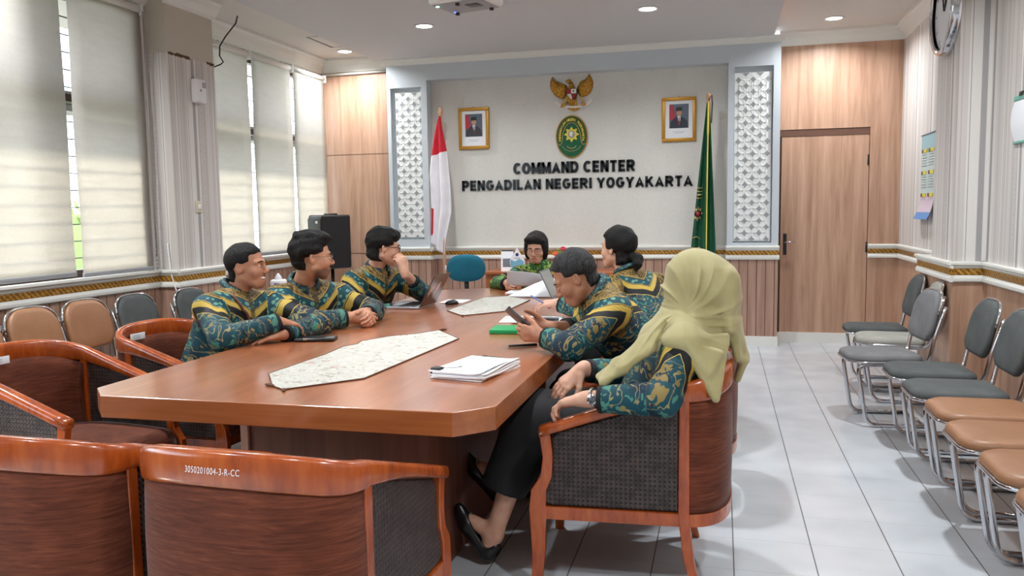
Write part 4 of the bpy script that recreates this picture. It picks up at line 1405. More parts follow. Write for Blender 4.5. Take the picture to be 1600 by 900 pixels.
def projector():
    e = empty('projector', (-1.545, 4.965, 2.62), math.radians(-14), 'white ceiling projector hanging at the top edge of the view', 'projector')
    MB().rbox(-.19, .19, -.155, .155, 0, .12, .028, seg=4).build('casing', M['white_plastic'], e)
    MB().rbox(-.165, .165, -.13, .13, -.004, .004, .003).build('underside', M['grey_plastic'], e)
    MB().tube([(-.10, -.15, .06), (-.10, -.172, .06)], .042, 20).build('lens', M['black_plastic'], e)
    MB().rbox(.02, .11, -.05, .03, -.007, -.003, .002).build('vent_grille', M['steel_dark'], e)
    for (x, y) in ((-.13, .11), (.12, .11), (0, -.10)): MB().tube([(x, y, -.018), (x, y, 0)], .014, 10).build('foot', M['black_plastic'], e)
    MB().tube([(-.135, .085, -.006), (-.135, .085, -.003)], .009, 10).build('indicator', emit('blue_indicator', (70, 110, 255), 3.0), e)
    MB().tube([(-.15, -.09, -.006), (-.15, -.09, -.003)], .012, 10).build('lamp_indicator', emit('green_indicator', (120, 255, 190), 6.0), e)
    MB().tube([(0, 0, .12), (0, 0, ZC-2.62)], .025, 12).build('ceiling_pole', M['white_plastic'], e)
    MB().lathe([(.07, 0), (.07, .012)], 20, (0, 0, ZC-2.62-.012)).build('ceiling_plate', M['white_plastic'], e)
projector()

# ------------------------------------------------------------------ desk and side table things
DX, DY = -1.60, 8.03
def desk_calendar():
    e = empty('desk_calendar', (-2.085, 7.93, .75), math.radians(12), 'small standing calendar on the left end of the side desk', 'calendar')
    b = MB().add([(-.062, -.05, 0), (.062, -.05, 0), (.062, 0, .20), (-.062, 0, .20)], [(0, 1, 2, 3)])
    o = b.build('front_sheet', M['paper'], e); solid(o, .002)
    b = MB().add([(-.062, .05, 0), (.062, .05, 0), (.062, 0, .20), (-.062, 0, .20)], [(0, 1, 2, 3)])
    solid(b.build('back_sheet', M['paper'], e), .002)
    MB().add([(-.045, -.0415, .04), (.045, -.0415, .04), (.045, -.0185, .13), (-.045, -.0185, .13)], [(0, 1, 2, 3)]).build('photo', plain('printed_building', (110, 112, 122), .5), o)
    MB().tube([(-.06, 0, .203), (.06, 0, .203)], .006, 8).build('wire_binding', M['steel_dark'], e)
desk_calendar()
def drop_sign():
    e = empty('drop_sign', (-1.975, 7.90, .75), math.radians(6), 'white and blue drop shaped stand beside the small calendar', 'sign')
    pts = []
    for k in range(40):
        a = 2*PI*k/40
        r = .075
        x = r*math.sin(a)*(1 if math.cos(a) < .2 else (1-math.cos(a))/.8*.98+.02*0)
        z = .085-r*math.cos(a+PI)*(1.0 if math.cos(a) < 0 else 2.15)
        pts.append((x, z))
    flat(pts, -.006, .008).build('board', M['paper'], e)
    low = [(x*.93, min(z, .11+.012*math.sin(x*60))) for x, z in pts]
    flat([(x, max(z, .016)) for x, z in low if True], -.0075, .001).build('blue_print', plain('printed_light_blue', (120, 180, 208), .45), e)
    flat(ellipse(0, .165, .016, .018, 20), -.0075, .001).build('round_logo', plain('printed_navy_blue', (40, 56, 110), .45), e)
    MB().box(-.03, .03, -.0075, -.0065, .128, .134).build('printed_line', M['grey_plastic'], e)
    MB().rbox(-.05, .05, -.03, .03, 0, .012, .004).build('foot', M['white_plastic'], e)
drop_sign()
def flowers():
    e = empty('flower_vase', (-1.545, 7.95, .75), 0, 'vase of red and orange flowers on the side desk behind the reading woman', 'flowers')
    MB().lathe([(.035, 0), (.05, .03), (.045, .08), (.025, .11), (.03, .125)], 18).build('vase', M['white_plastic'], e)
    rr = random.Random(4)
    pet = [plain('red_petals', (196, 40, 66), .6), plain('orange_petals', (222, 98, 48), .6), plain('green_bud', (120, 150, 70), .6)]
    for (x, z, m, r) in ((-.045, .165, 1, .030), (.03, .215, 0, .028), (-.005, .18, 2, .022), (.06, .16, 0, .024), (-.02, .21, 2, .018), (.07, .20, 1, .02)):
        MB().tube([(0, 0, .11), (x*.5, 0, .15), (x, -.01, z)], .003, 6).build('stem', pet[2], e)
        b = MB()
        for k in range(7):
            a = 2*PI*k/7; c, s_ = math.cos(a), math.sin(a)
            b.lathe([(.001, -.2*r), (.55*r, 0), (.4*r, .5*r), (.001, .7*r)], 8, (x+.55*r*c, -.012+.3*r*s_, z+.35*r*s_))
        b.build('blossom', pet[m], e)
flowers()
tag(MB().rbox(-1.86, -1.70, 7.85, 8.0, .75, .775, .004).build('document_pile', M['paper']), 'pile of white documents on the side desk behind the drop shaped stand', 'papers')

def side_table():
    e = empty('side_table', (-3.62, 6.85, 0), 0, 'small table with red patterned cloth beneath the loudspeaker', 'table')
    g = G('red_patterned_cloth'); v = g.vor(g.pos(), 22, 'F1', .8).outputs['Distance']
    rc = g.set(base=g.ramp(v, [(.3, (150, 44, 40)), (.45, (206, 168, 150)), (.6, (170, 70, 60))], 'CONSTANT'), rough=.8)
    b = MB()
    b.rbox(-.40, .30, -.28, .28, .62, .64, .006).build('table_top', M['desk'], e)
    vs = []; n = 60
    for ring, (z, gr_) in enumerate(((.646, 0), (.60, .012), (.42, .03))):
        for i in range(n):
            a = 2*PI*i/n
            c, s_ = math.cos(a), math.sin(a)
            f = 1/max(abs(c)/.355, abs(s_)/.285)
            w_ = gr_*(1+.6*math.sin(a*14))
            vs.append((-.05+c*(f+w_), s_*(f+w_), z))
    fs = [list(range(n))]
    for r in range(2):
        for i in range(n): fs.append((r*n+i, r*n+(i+1) % n, (r+1)*n+(i+1) % n, (r+1)*n+i))
    MB().add(vs, fs, 0, True).build('cloth', rc, e)
    for sx in (-.36, .26):
        for sy in (-.24, .24): MB().box(sx-.02, sx+.02, sy-.02, sy+.02, 0, .62).build('leg', M['desk'], e)
side_table()
e = empty('tissue_pack', (-3.98, 6.80, .648), math.radians(20), 'white and blue tissue pack just behind the bearded man', 'tissues')
MB().rbox(-.09, .05, -.06, .06, 0, .10, .02).build('pack', M['paper'], e)
MB().rbox(-.05, .0, -.0605, -.058, .03, .07, .001).build('printed_mark', plain('printed_blue_mark', (70, 90, 170), .5), e)
MB().lathe([(.03, 0), (.035, .02), (.012, .05), (.004, .06)], 10, (-.02, 0, .098)).build('tissue', M['paper'], e)
e = empty('equipment_box', (-3.45, 6.78, .648), math.radians(8), 'black boxy device on the red patterned cloth', 'box')
MB().rbox(-.09, .07, -.06, .06, 0, .055, .008).build('casing', M['black_plastic'], e)
MB().rbox(-.02, .06, -.062, -.058, .012, .045, .003).build('front_panel', M['grey_plastic'], e)

# ------------------------------------------------------------------ things on the conference table
TZ = .7505
def runner_mat():
    g = G('floral_table_runner')
    p = g.pos()
    n = g.noise(p, 16, 3, .6, 1.0); n2 = g.noise(g.map(p, loc=(4, 2, 0)), 22, 2, .5, 1.5)
    v = g.vor(p, 9, 'F1', .9).outputs['Distance']
    c = g.ramp(n, [(.35, (186, 186, 178)), (.6, (202, 201, 193))])
    c = g.mix(g.m('MULTIPLY', g.m('LESS_THAN', v, .24), g.m('GREATER_THAN', n2, .5)), c, (186, 152, 146))
    c = g.mix(g.m('MULTIPLY', g.m('GREATER_THAN', n2, .585), g.m('GREATER_THAN', n, .48)), c, (160, 152, 138))
    c = g.mix(g.m('LESS_THAN', g.m('ABSOLUTE', g.m('SUBTRACT', n2, .47)), .010), c, (186, 180, 160))
    sp = g.vor(p, 30, 'F1', 1.0).outputs['Distance']
    g.bump(g.noise(p, 300, 2, .5), .2, .002)
    g.set(base=c, rough=.7)
    g.lk(g.ramp(g.m('LESS_THAN', sp, .07), [(0, (180, 180, 180)), (1, (40, 40, 40))]), g.b.inputs['Roughness'])
    return g.m_
M['runner'] = runner_mat()
def runner(pts, label, tassels):
    cx = sum(p[0] for p in pts)/len(pts); cy = sum(p[1] for p in pts)/len(pts)
    e = empty('table_runner', (cx, cy, TZ), 0, label, 'table runner', 'floral table runners down the table')
    o = MB().prism([(x-cx, y-cy) for x, y in pts], 0, .003).build('cloth', M['runner'], e)
    ed = plain('runner_hem', (96, 62, 44), .7) if 'hem' not in M else M['hem']; M['hem'] = ed
    MB().tube([(x-cx, y-cy, .0026) for x, y in pts], .0026, 6, closed=True).build('hem', ed, o)
    for (x, y, dx, dy) in tassels:
        t = MB().tube([(x-cx, y-cy, .004), (x-cx+dx*.5, y-cy+dy*.5, .005), (x-cx+dx, y-cy+dy, .004)], [.004, .007, .003], 6)
        t.build('tassel', ed, e)
runner([(-1.52, 2.512), (-1.45, 2.462), (-1.251, 2.687), (-1.198, 3.629), (-1.382, 3.872), (-1.46, 3.74), (-1.56, 3.64), (-1.63, 3.485), (-1.615, 3.40), (-1.645, 3.32), (-1.632, 3.13), (-1.65, 2.705)],
       'pale floral table runner on the near half of the table', ((-1.51, 2.505, -.045, .02), (-1.382, 3.872, .03, .03), (-1.45, 2.465, .02, -.03)))
runner([(-1.445, 4.446), (-1.247, 4.681), (-1.241, 5.30), (-1.45, 5.52), (-1.60, 5.42), (-1.61, 4.666)],
       'pale floral table runner on the far half of the table, under the held papers', ((-1.445, 4.446, .02, -.035),))
e = empty('black_wallet', (-1.865, 3.485, TZ), math.radians(14), 'black wallet lying in front of the laughing man', 'wallet')
MB().rbox(-.095, .095, -.048, .048, 0, .017, .007).build('cover', plain('black_leather', (20, 20, 22), .35), e)
MB().rbox(-.05, -.03, -.049, -.046, .008, .019, .002).build('clasp', M['chrome'], e)

# stapled document bundle
def bundle():
    e = empty('document_bundle', (-.885, 2.885, TZ+.003), math.radians(-9), 'thick clipped bundle of white documents near the table corner', 'papers')
    rr = random.Random(9)
    for k in range(6):
        dx, dy, a = rr.uniform(-.006, .008), rr.uniform(-.006, .012), rr.uniform(-.05, .05)
        b = MB(); nu, nv = 10, 12
        c, s_ = math.cos(a), math.sin(a)
        def fn(u, v, k=k):
            x = -.105+.21*u; y = -.165+.33*v
            z = .0012+k*.0042+.010*max(0, u-.7)**2*8*(k/5)+.003*math.sin(6*v+k)*u
            return (x*c-y*s_+dx, x*s_+y*c+dy, z)
        b.grid(fn, nu, nv)
        solid(b.build('sheet', M['paper'], e), .0036, 1)
    b = MB()
    for k in range(11): b.box(-.07, .07 if k % 3 else .03, -.10+k*.02, -.097+k*.02, .0315, .0319)
    b.build('print_lines', M['grey_plastic'], e)
    MB().rbox(-.115, -.075, -.150, -.115, .0, .034, .004).build('binder_clip', M['black_plastic'], e)
    MB().tube([(-.075, -.135, .035), (-.02, -.14, .037), (-.01, -.10, .036)], .0015, 5).build('clip_wire', M['chrome'], e)
bundle()
def phone(nm, loc, rz, label, w=.076, l=.16, mat=None):
    e = empty(nm, loc, math.radians(rz), label, 'phone')
    MB().rbox(-l/2, l/2, -w/2, w/2, 0, .009, .004).build('body', M['black_plastic'], e)
    MB().rbox(-l/2+.004, l/2-.004, -w/2+.004, w/2-.004, .0085, .0097, .0005).build('screen', plain('phone_glass', (24, 28, 34), .06), e)
    MB().rbox(-l/2+.006, -l/2+.02, -w/2+.008, -w/2+.024, .009, .0102, .0004).build('camera_bump', M['grey_plastic'], e)
    return e
phone('smartphone', (-.885, 3.118, TZ), -22, 'black smartphone lying behind the document bundle')
tag(MB().tube([(-.905, 3.44, TZ+.006), (-.79, 3.50, TZ+.006)], [.005, .0062], 10).build('black_pen', M['black_plastic']), 'black pen on the table under the phone holder\'s wrists', 'pen')
e = empty('green_folder', (-.985, 3.895, TZ), math.radians(4), 'bright green folder lying in front of the man with the phone', 'folder')
MB().rbox(-.12, .12, -.085, .085, 0, .022, .004).build('cover', plain('bright_green_card', (10, 150, 84), .4), e)
MB().rbox(-.118, .121, -.082, .086, .004, .018, .001).build('pages', M['paper'], e)
e = empty('open_papers', (-1.00, 4.33, TZ), math.radians(6), 'white papers spread beyond the green folder', 'papers')
MB().rbox(-.17, .16, -.12, .13, 0, .006, .002).build('sheet', M['paper'], e)
MB().rbox(-.10, .19, -.15, .02, .006, .009, .001).build('sheet', M['paper'], e)
b = MB()
for k in range(8): b.box(-.14, .10, -.10+.026*k, -.096+.026*k, .0091, .0094)
b.build('print_lines', M['grey_plastic'], e)
e = empty('dark_pen_case', (-.955, 4.235, TZ+.0105), math.radians(2), 'slim dark pen case on the spread white papers', 'pen case')
MB().rbox(-.12, .12, -.016, .016, 0, .018, .007).build('case', plain('slate_plastic', (58, 60, 72), .4), e)
MB().rbox(.02, .10, -.017, .017, .004, .014, .002).build('zip_pull', M['steel_dark'], e)

def laptop():
    e = empty('laptop', (-1.925, 4.86, TZ), 0, 'open silver laptop in front of the chin-resting man, its dark lid turned away', 'laptop')
    sil = plain('silver_case', (160, 162, 170), .3, metal=.6)
    MB().rbox(-.115, .115, -.150, .150, 0, .016, .005).build('base', sil, e)
    MB().box(-.035, .085, -.145, .145, .0155, .0170).build('keyboard', M['black_plastic'], e)
    MB().box(-.10, -.045, -.05, .05, .0158, .0165).build('trackpad', M['grey_plastic'], e)
    a = math.radians(28); c, s_ = math.cos(a), math.sin(a)
    lid = MB()
    def L(u, v, w): return (.115+u*s_+w*c, v, .014+u*c-w*s_)
    vs = [L(u, v, w) for w in (0, .007) for v in (-.15, .15) for u in (0, .225)]
    lid.add(vs, [(0, 2, 3, 1), (4, 5, 7, 6), (0, 1, 5, 4), (2, 6, 7, 3), (0, 4, 6, 2), (1, 3, 7, 5)])
    o = bev(lid.build('lid', plain('dark_bronze_case', (84, 62, 54), .25, metal=.4), e), .003)
    MB().add([L(u, v, -.0006) for u, v in ((.012, -.14), (.012, .14), (.215, .14), (.215, -.14))], [(0, 1, 2, 3)]).build('screen', plain('screen_glass', (30, 34, 40), .08), o)
    for pts in ([(.07, -.10), (.10, -.125), (.15, -.11), (.17, -.07), (.13, -.06), (.11, -.08)], [(.05, .0), (.09, -.02), (.15, .0), (.17, .04), (.12, .05), (.08, .03)]):
        MB().add([L(u, v, .0076) for u, v in pts], [list(range(len(pts)))]).build('lid_patch', plain('pinkish_patch', (206, 160, 146), .4), o)  # irregular pinkish patches on the lid
laptop()
e = empty('computer_mouse', (-1.70, 5.02, TZ), math.radians(60), 'small black mouse beside the laptop lid', 'mouse')
MB().lathe([(.001, 0), (.045, .002), (.042, .014), (.025, .026), (.001, .030)], 18, (0, 0, 0), 0, 1.15, .7).build('shell', M['black_plastic'], e)
MB().lathe([(.001, .0), (.006, .001), (.006, .006), (.001, .007)], 8, (.018, 0, .024)).build('scroll_wheel', M['grey_plastic'], e)
tag(MB().rbox(-1.80, -1.64, 5.05, 5.25, TZ, TZ+.006, .002).build('notepad', M['paper']), 'white notepad behind the laptop lid', 'notepad')
def laptop2():
    e = empty('laptop', (-.985, 5.46, TZ), math.radians(180), 'grey laptop seen edge on before the bent man\'s face', 'laptop')
    sil = plain('grey_case', (120, 122, 126), .35, metal=.4)
    MB().rbox(-.105, .105, -.15, .15, 0, .016, .005).build('base', sil, e)
    MB().box(-.07, .05, -.13, .13, .0155, .0170).build('keyboard', M['black_plastic'], e)
    a = math.radians(25); c, s_ = math.cos(a), math.sin(a)
    def L(u, v, w): return (.105+u*s_+w*c, v, .014+u*c-w*s_)
    lid = MB().add([L(u, v, w) for w in (0, .007) for v in (-.15, .15) for u in (0, .20)], [(0, 2, 3, 1), (4, 5, 7, 6), (0, 1, 5, 4), (2, 6, 7, 3), (0, 4, 6, 2), (1, 3, 7, 5)])
    o = bev(lid.build('lid', sil, e), .003)
    MB().add([L(u, v, -.0006) for u, v in ((.01, -.14), (.01, .14), (.19, .14), (.19, -.14))], [(0, 1, 2, 3)]).build('screen', plain('lit_grey_screen', (150, 152, 150), .3), o)
laptop2()
def held(nm, quad, sag, label, m=None, n=14):
    """curved sheet held in the hands; quad = four corners"""
    q = [Vector(p) for p in quad]
    b = MB()
    def fn(u, v):
        p = (q[0]*(1-u)+q[1]*u)*(1-v)+(q[3]*(1-u)+q[2]*u)*v
        return p+Vector((0, -sag*math.sin(PI*u)*.5, sag*math.sin(PI*u)*math.sin(PI*v*.8)))
    o = b.grid(fn, n, n).build(nm, m or M['paper'])
    solid(o, .0008)
    return tag(o, label, 'paper')
held('held_paper', [(-1.545, 5.84, .80), (-1.27, 5.88, .785), (-1.215, 5.80, .875), (-1.515, 5.76, .915)], .014, 'greyish paper sheet held upright by the reading woman', plain('grey_paper', (200, 202, 206), .7))
held('held_paper', [(-1.44, 5.46, .758), (-1.10, 5.46, .758), (-1.10, 5.80, .845), (-1.255, 5.86, .850)], .012, 'bright white paper sheet fanned out towards the table runner')
tag(MB().rbox(-1.50, -1.24, 5.62, 5.80, TZ+.0035, TZ+.018, .003).build('report_stack', M['paper']), 'low stack of reports under the held papers', 'papers')

# ------------------------------------------------------------------ people: implicit surfaces meshed with surface nets
def V3(*a): return np.array(a if len(a) > 1 else a[0], float)
def unit(v):
    v = np.asarray(v, float); return v/np.linalg.norm(v)
def axis_pts(lo, hi, coarse, fine, iv):
    pts = [lo]
    while pts[-1] < hi:
        x = pts[-1]
        h = fine if any(a-.004 <= x <= b for a, b in iv) else coarse
        nxt = x+h
        if h == coarse:
            for a, b in iv:
                if x < a < nxt: nxt = max(a, x+fine)
        pts.append(nxt)
    return np.array(pts)

class Field:
    def __init__(s, lo, hi, coarse=.009, fine=.0032, boxes=()):
        s.ax = [axis_pts(lo[i], hi[i], coarse, fine, [(b[0][i], b[1][i]) for b in boxes]) for i in range(3)]
        s.F = np.full([len(a) for a in s.ax], 1.0, np.float32)
    def sl(s, lo, hi):
        out = []
        for i in range(3):
            a = max(0, int(np.searchsorted(s.ax[i], lo[i]))-1); b = min(len(s.ax[i]), int(np.searchsorted(s.ax[i], hi[i]))+1)
            out.append(slice(a, max(b, a+1)))
        return tuple(out)
    def pts(s, sl):
        X, Y, Z = np.meshgrid(s.ax[0][sl[0]], s.ax[1][sl[1]], s.ax[2][sl[2]], indexing='ij')
        return np.stack([X, Y, Z], -1)
    def op(s, fn, lo, hi, k=.012, mode='add', pad=None):
        pad = max(k, .02)+.012 if pad is None else pad
        sl = s.sl(np.asarray(lo)-pad, np.asarray(hi)+pad)
        P = s.pts(sl)
        d = fn(P).astype(np.float32)
        A = s.F[sl]
        if mode == 'add':
            h = np.maximum(k-np.abs(A-d), 0)/k
            s.F[sl] = np.minimum(A, d)-h*h*k*.25
        elif mode == 'sub':
            d = -d
            h = np.maximum(k-np.abs(A-d), 0)/k
            s.F[sl] = np.maximum(A, d)+h*h*k*.25
    def cone(s, a, b, ra, rb, k=.012, mode='add', cut=None, disp=None):
        a = V3(a); b = V3(b); ab = b-a; L2 = ab@ab
        r = max(ra, rb)
        def fn(P):
            t = np.clip(((P-a)@ab)/max(L2, 1e-9), 0, 1)
            d = np.linalg.norm(P-a-t[..., None]*ab, axis=-1)-(ra+(rb-ra)*t)
            if disp is not None: d = d+disp(P)
            if cut is not None:
                for (c, n) in cut: d = np.maximum(d, (P-c)@n)
            return d
        s.op(fn, np.minimum(a, b)-r, np.maximum(a, b)+r, k, mode)
    def ell(s, c, R, rad, k=.012, mode='add', disp=None, cut=None):
        """R rows = local axes"""
        c = V3(c); rad = V3(rad); R = np.asarray(R)
        ext = np.sqrt(((R*rad[:, None])**2).sum(0))
        def fn(P):
            q = (P-c)@R.T
            k0 = np.linalg.norm(q/rad, axis=-1); k1 = np.linalg.norm(q/rad**2, axis=-1)
            d = k0*(k0-1)/np.maximum(k1, 1e-6)
            if disp is not None: d = d+disp(P)
            if cut is not None:
                for (cc, n) in cut: d = np.maximum(d, (P-cc)@n)
            return d
        s.op(fn, c-ext, c+ext, k, mode)
    def mesh(s):
        F, (ax, ay, az) = s.F, s.ax
        S_ = F < 0
        n = S_.astype(np.uint8)
        c = np.zeros([q-1 for q in F.shape], np.uint8)
        for dx in (0, 1):
            for dy in (0, 1):
                for dz in (0, 1):
                    c += n[dx:dx+c.shape[0], dy:dy+c.shape[1], dz:dz+c.shape[2]]
        act = (c > 0) & (c < 8)
        I, J, K = np.nonzero(act)
        idx = np.full(c.shape, -1, np.int32); idx[I, J, K] = np.arange(len(I))
        A = [np.stack([ax[I], ax[I+1]]), np.stack([ay[J], ay[J+1]]), np.stack([az[K], az[K+1]])]
        val = {(dx, dy, dz): F[I+dx, J+dy, K+dz] for dx in (0, 1) for dy in (0, 1) for dz in (0, 1)}
        acc = np.zeros((len(I), 3)); cnt = np.zeros(len(I))
        for axn in range(3):
            for u in (0, 1):
                for v in (0, 1):
                    p0 = [0, 0, 0]; o = [q for q in range(3) if q != axn]
                    p0[o[0]] = u; p0[o[1]] = v; p1 = list(p0); p1[axn] = 1
                    a, b = val[tuple(p0)], val[tuple(p1)]
                    m = (a < 0) != (b < 0)
                    t = np.where(m, a/np.where(m, a-b, 1), 0)
                    w = m.astype(float)
                    for q in range(3):
                        if q == axn: x = A[q][0]+(A[q][1]-A[q][0])*t
                        else: x = A[q][p0[q]]
                        acc[:, q] += w*x
                    cnt += w
        V = acc/np.maximum(cnt, 1)[:, None]
        faces = []
        for axn in range(3):
            o = [q for q in range(3) if q != axn]
            sh = [slice(None)]*3; sh2 = list(sh)
            sh[axn] = slice(0, -1); sh2[axn] = slice(1, None)
            e = S_[tuple(sh)] != S_[tuple(sh2)]
            ii = np.array(np.nonzero(e))
            ok = np.ones(ii.shape[1], bool)
            for q in o: ok &= (ii[q] >= 1) & (ii[q] < c.shape[q])
            ii = ii[:, ok]
            pos = S_[tuple(ii)]
            def cell(du, dv):
                w = ii.copy(); w[o[0]] += du; w[o[1]] += dv
                return idx[tuple(w)]
            quad = np.stack([cell(-1, -1), cell(0, -1), cell(0, 0), cell(-1, 0)], 1)
            flip = pos if axn != 1 else ~pos
            quad = np.where(flip[:, None], quad, quad[:, ::-1])
            faces.append(quad)
        Q = np.concatenate(faces)
        Q = Q[(Q >= 0).all(1)]
        return V, Q

def relax(V, Q, it=2, lam=.5):
    E_ = np.concatenate([Q[:, [0, 1]], Q[:, [1, 2]], Q[:, [2, 3]], Q[:, [3, 0]]])
    n = len(V)
    for _ in range(it):
        s_ = np.zeros_like(V); d = np.zeros(n)
        np.add.at(s_, E_[:, 0], V[E_[:, 1]]); np.add.at(d, E_[:, 0], 1)
        np.add.at(s_, E_[:, 1], V[E_[:, 0]]); np.add.at(d, E_[:, 1], 1)
        V = V*(1-lam)+lam*s_/np.maximum(d, 1)[:, None]
    return V

def np_mesh(name, V, Q, mat, parent=None, origin=None, attrs=None):
    me = bpy.data.meshes.new(name)
    if origin is not None: V = V-np.asarray(origin)
    me.vertices.add(len(V)); me.vertices.foreach_set('co', V.astype(np.float32).ravel())
    k = Q.shape[1]
    me.loops.add(len(Q)*k); me.loops.foreach_set('vertex_index', Q.astype(np.int32).ravel())
    me.polygons.add(len(Q)); me.polygons.foreach_set('loop_start', np.arange(0, len(Q)*k, k, dtype=np.int32))
    try: me.polygons.foreach_set('loop_total', np.full(len(Q), k, np.int32))
    except Exception: pass
    me.update(calc_edges=True); me.validate()
    me.polygons.foreach_set('use_smooth', np.ones(len(me.polygons), bool))
    for nm, arr in (attrs or {}).items():
        if arr.ndim == 1:
            at = me.attributes.new(nm, 'FLOAT', 'POINT'); at.data.foreach_set('value', arr.astype(np.float32))
        else:
            at = me.attributes.new(nm, 'FLOAT_VECTOR', 'POINT'); at.data.foreach_set('vector', arr.astype(np.float32).ravel())
    me.materials.append(mat)
    o = bpy.data.objects.new(name, me)
    if origin is not None: o.location = tuple(origin)
    COL.objects.link(o)
    if parent is not None: o.parent = parent
    return o

# ------------------------------------------------------------------ people: materials
def skin_mat(name, c1, c2, lip):
    g = G(name)
    n = g.noise(g.pos(), 22, 3, .6)
    c = g.ramp(n, [(0.3, c1), (0.7, c2)])
    at = g.attr('tint').outputs['Fac']
    c = g.mix(at, c, lip)
    at2 = g.attr('stubble').outputs['Fac']
    c = g.mix(at2, c, (70, 54, 46))
    return g.set(base=c, rough=.5, spec=.35, sss=0.0)
SK1 = skin_mat('skin_brown', (162, 112, 86), (186, 133, 106), (140, 74, 66))
SK2 = skin_mat('skin_tan', (178, 126, 100), (198, 146, 118), (158, 84, 76))
SK3 = skin_mat('skin_light', (198, 150, 126), (214, 168, 144), (176, 84, 80))
def hair_mat(name, c1, c2):
    g = G(name)
    n = g.noise(g.map(g.pos(), scale=(110, 110, 24)), 1.0, 4, .65)
    g.bump(n, 1.0, .010)
    return g.set(base=g.ramp(n, [(0.35, c1), (0.7, c2)]), rough=.58, spec=.25)
HR = hair_mat('black_hair', (10, 9, 9), (26, 23, 22))
HR_G = hair_mat('greying_hair', (22, 22, 23), (62, 62, 64))
EYE_W = plain('eye_white', (225, 222, 216), .25)
EYE_I = plain('dark_iris', (28, 18, 14), .15)
TEETH = plain('teeth', (236, 232, 222), .25)
TROUSER = fabric('black_trouser_cloth', (14, 15, 18), (26, 28, 32), 300, .8)
SHOE = plain('black_shoe_leather', (12, 12, 13), .3)
SCARF = None

def batik(name, teal, dark, gold, green, yk=((40, 30, 22), (104, 84, 44), (150, 124, 70), (60, 46, 30))):
    g = G(name)
    q = g.attr('q').outputs['Fac']
    rest = g.attr('rest').outputs['Vector']
    cuff = g.attr('cuff').outputs['Fac']
    black, yel = (14, 16, 20), (188, 160, 70)
    # ground with flourishes
    n1 = g.noise(rest, 11, 2, .5, 1.2)
    n2 = g.noise(g.map(rest, loc=(3, 7, 1)), 26, 2, .5, 1.0)
    n3 = g.noise(g.map(rest, loc=(9, 2, 5)), 7, 1, .5, .5)
    ground = g.ramp(n3, [(0.36, dark), (0.5, teal), (0.66, teal)])
    line = g.m('LESS_THAN', g.m('ABSOLUTE', g.m('SUBTRACT', n1, .5)), .012)
    patch = g.m('GREATER_THAN', n1, .605)
    pin = g.m('GREATER_THAN', n2, .50)
    c = g.mix(patch, ground, gold)
    c = g.mix(g.m('MULTIPLY', patch, pin), c, dark)
    leaf = g.m('MULTIPLY', g.m('LESS_THAN', n1, .41), g.m('GREATER_THAN', n2, .52))
    c = g.mix(leaf, c, green)
    c = g.mix(g.m('MULTIPLY', line, .6), c, (176, 156, 92))
    vs = g.vor(rest, 15, 'F1', .9).outputs['Distance']
    c = g.mix(g.m('LESS_THAN', vs, .17), c, gold)
    # yoke
    y2 = g.noise(g.map(rest, loc=(1, 5, 3)), 42, 3, .6, 1.5)
    yoke = g.ramp(y2, [(0.40, yk[0]), (0.48, yk[1]), (0.58, yk[2]), (0.66, yk[3])])
    # leaf border ground
    lf = g.vor(g.map(rest, scale=(1, 1.3, 1)), 30, 'F1', .6).outputs['Distance']
    border = g.mix(g.m('LESS_THAN', lf, .36), teal, (92, 140, 124))
    w = g.m('MULTIPLY', g.m('SUBTRACT', g.noise(rest, 30, 1, .5), .5), .012)
    qq = g.m('ADD', q, w)
    def st(a): return g.m('GREATER_THAN', qq, a)
    twist = g.m('GREATER_THAN', g.m('SINE', g.m('MULTIPLY', g.m('ADD', g.sep(rest)[0], g.m('MULTIPLY', q, 1.2)), 420)), .55)
    yb = g.mix(g.m('MULTIPLY', twist, .45), yel, (120, 96, 34))
    r = yoke
    for a, col in ((.085, yel), (.090, black), (.097, border), (.150, yel), (.154, black), (.159, yb), (.199, black), (.248, yel), (.253, c)):
        r = g.mix(st(a), r, col)
    r = g.mix(g.m('LESS_THAN', cuff, .050), r, g.mix(g.m('GREATER_THAN', g.noise(rest, 40, 2, .5), .5), teal, green))
    r = g.mix(g.m('LESS_THAN', cuff, .020), r, black)
    rx, ry, rz_ = g.sep(rest)
    plk = g.m('MULTIPLY', g.m('LESS_THAN', g.m('ABSOLUTE', rx), .014), g.m('GREATER_THAN', qq, .02))
    r = g.mix(g.m('MULTIPLY', plk, .75), r, (60, 54, 34))
    wv = g.noise(rest, 160, 2, .5)
    g.bump(wv, .12, .002)
    return g.set(base=r, rough=.62, spec=.3)
BATIK = batik('teal_batik_cloth', (8, 64, 76), (8, 36, 54), (128, 110, 60), (70, 124, 108))
BATIK_G = batik('green_batik_cloth', (20, 84, 44), (10, 30, 22), (170, 186, 60), (74, 170, 70), ((8, 26, 18), (22, 92, 46), (150, 180, 60), (16, 56, 30)))

# ------------------------------------------------------------------ people: body builder
def frame_from(f, up=(0, 0, 1)):
    """rows: left, forward, up"""
    f = unit(f); u = V3(up); l = unit(np.cross(u, f)); u = np.cross(f, l)
    return np.stack([l, f, unit(u)])

def rot_about(v, ax, a):
    ax = unit(ax); v = V3(v)
    return v*math.cos(a)+np.cross(ax, v)*math.sin(a)+ax*(ax@v)*(1-math.cos(a))

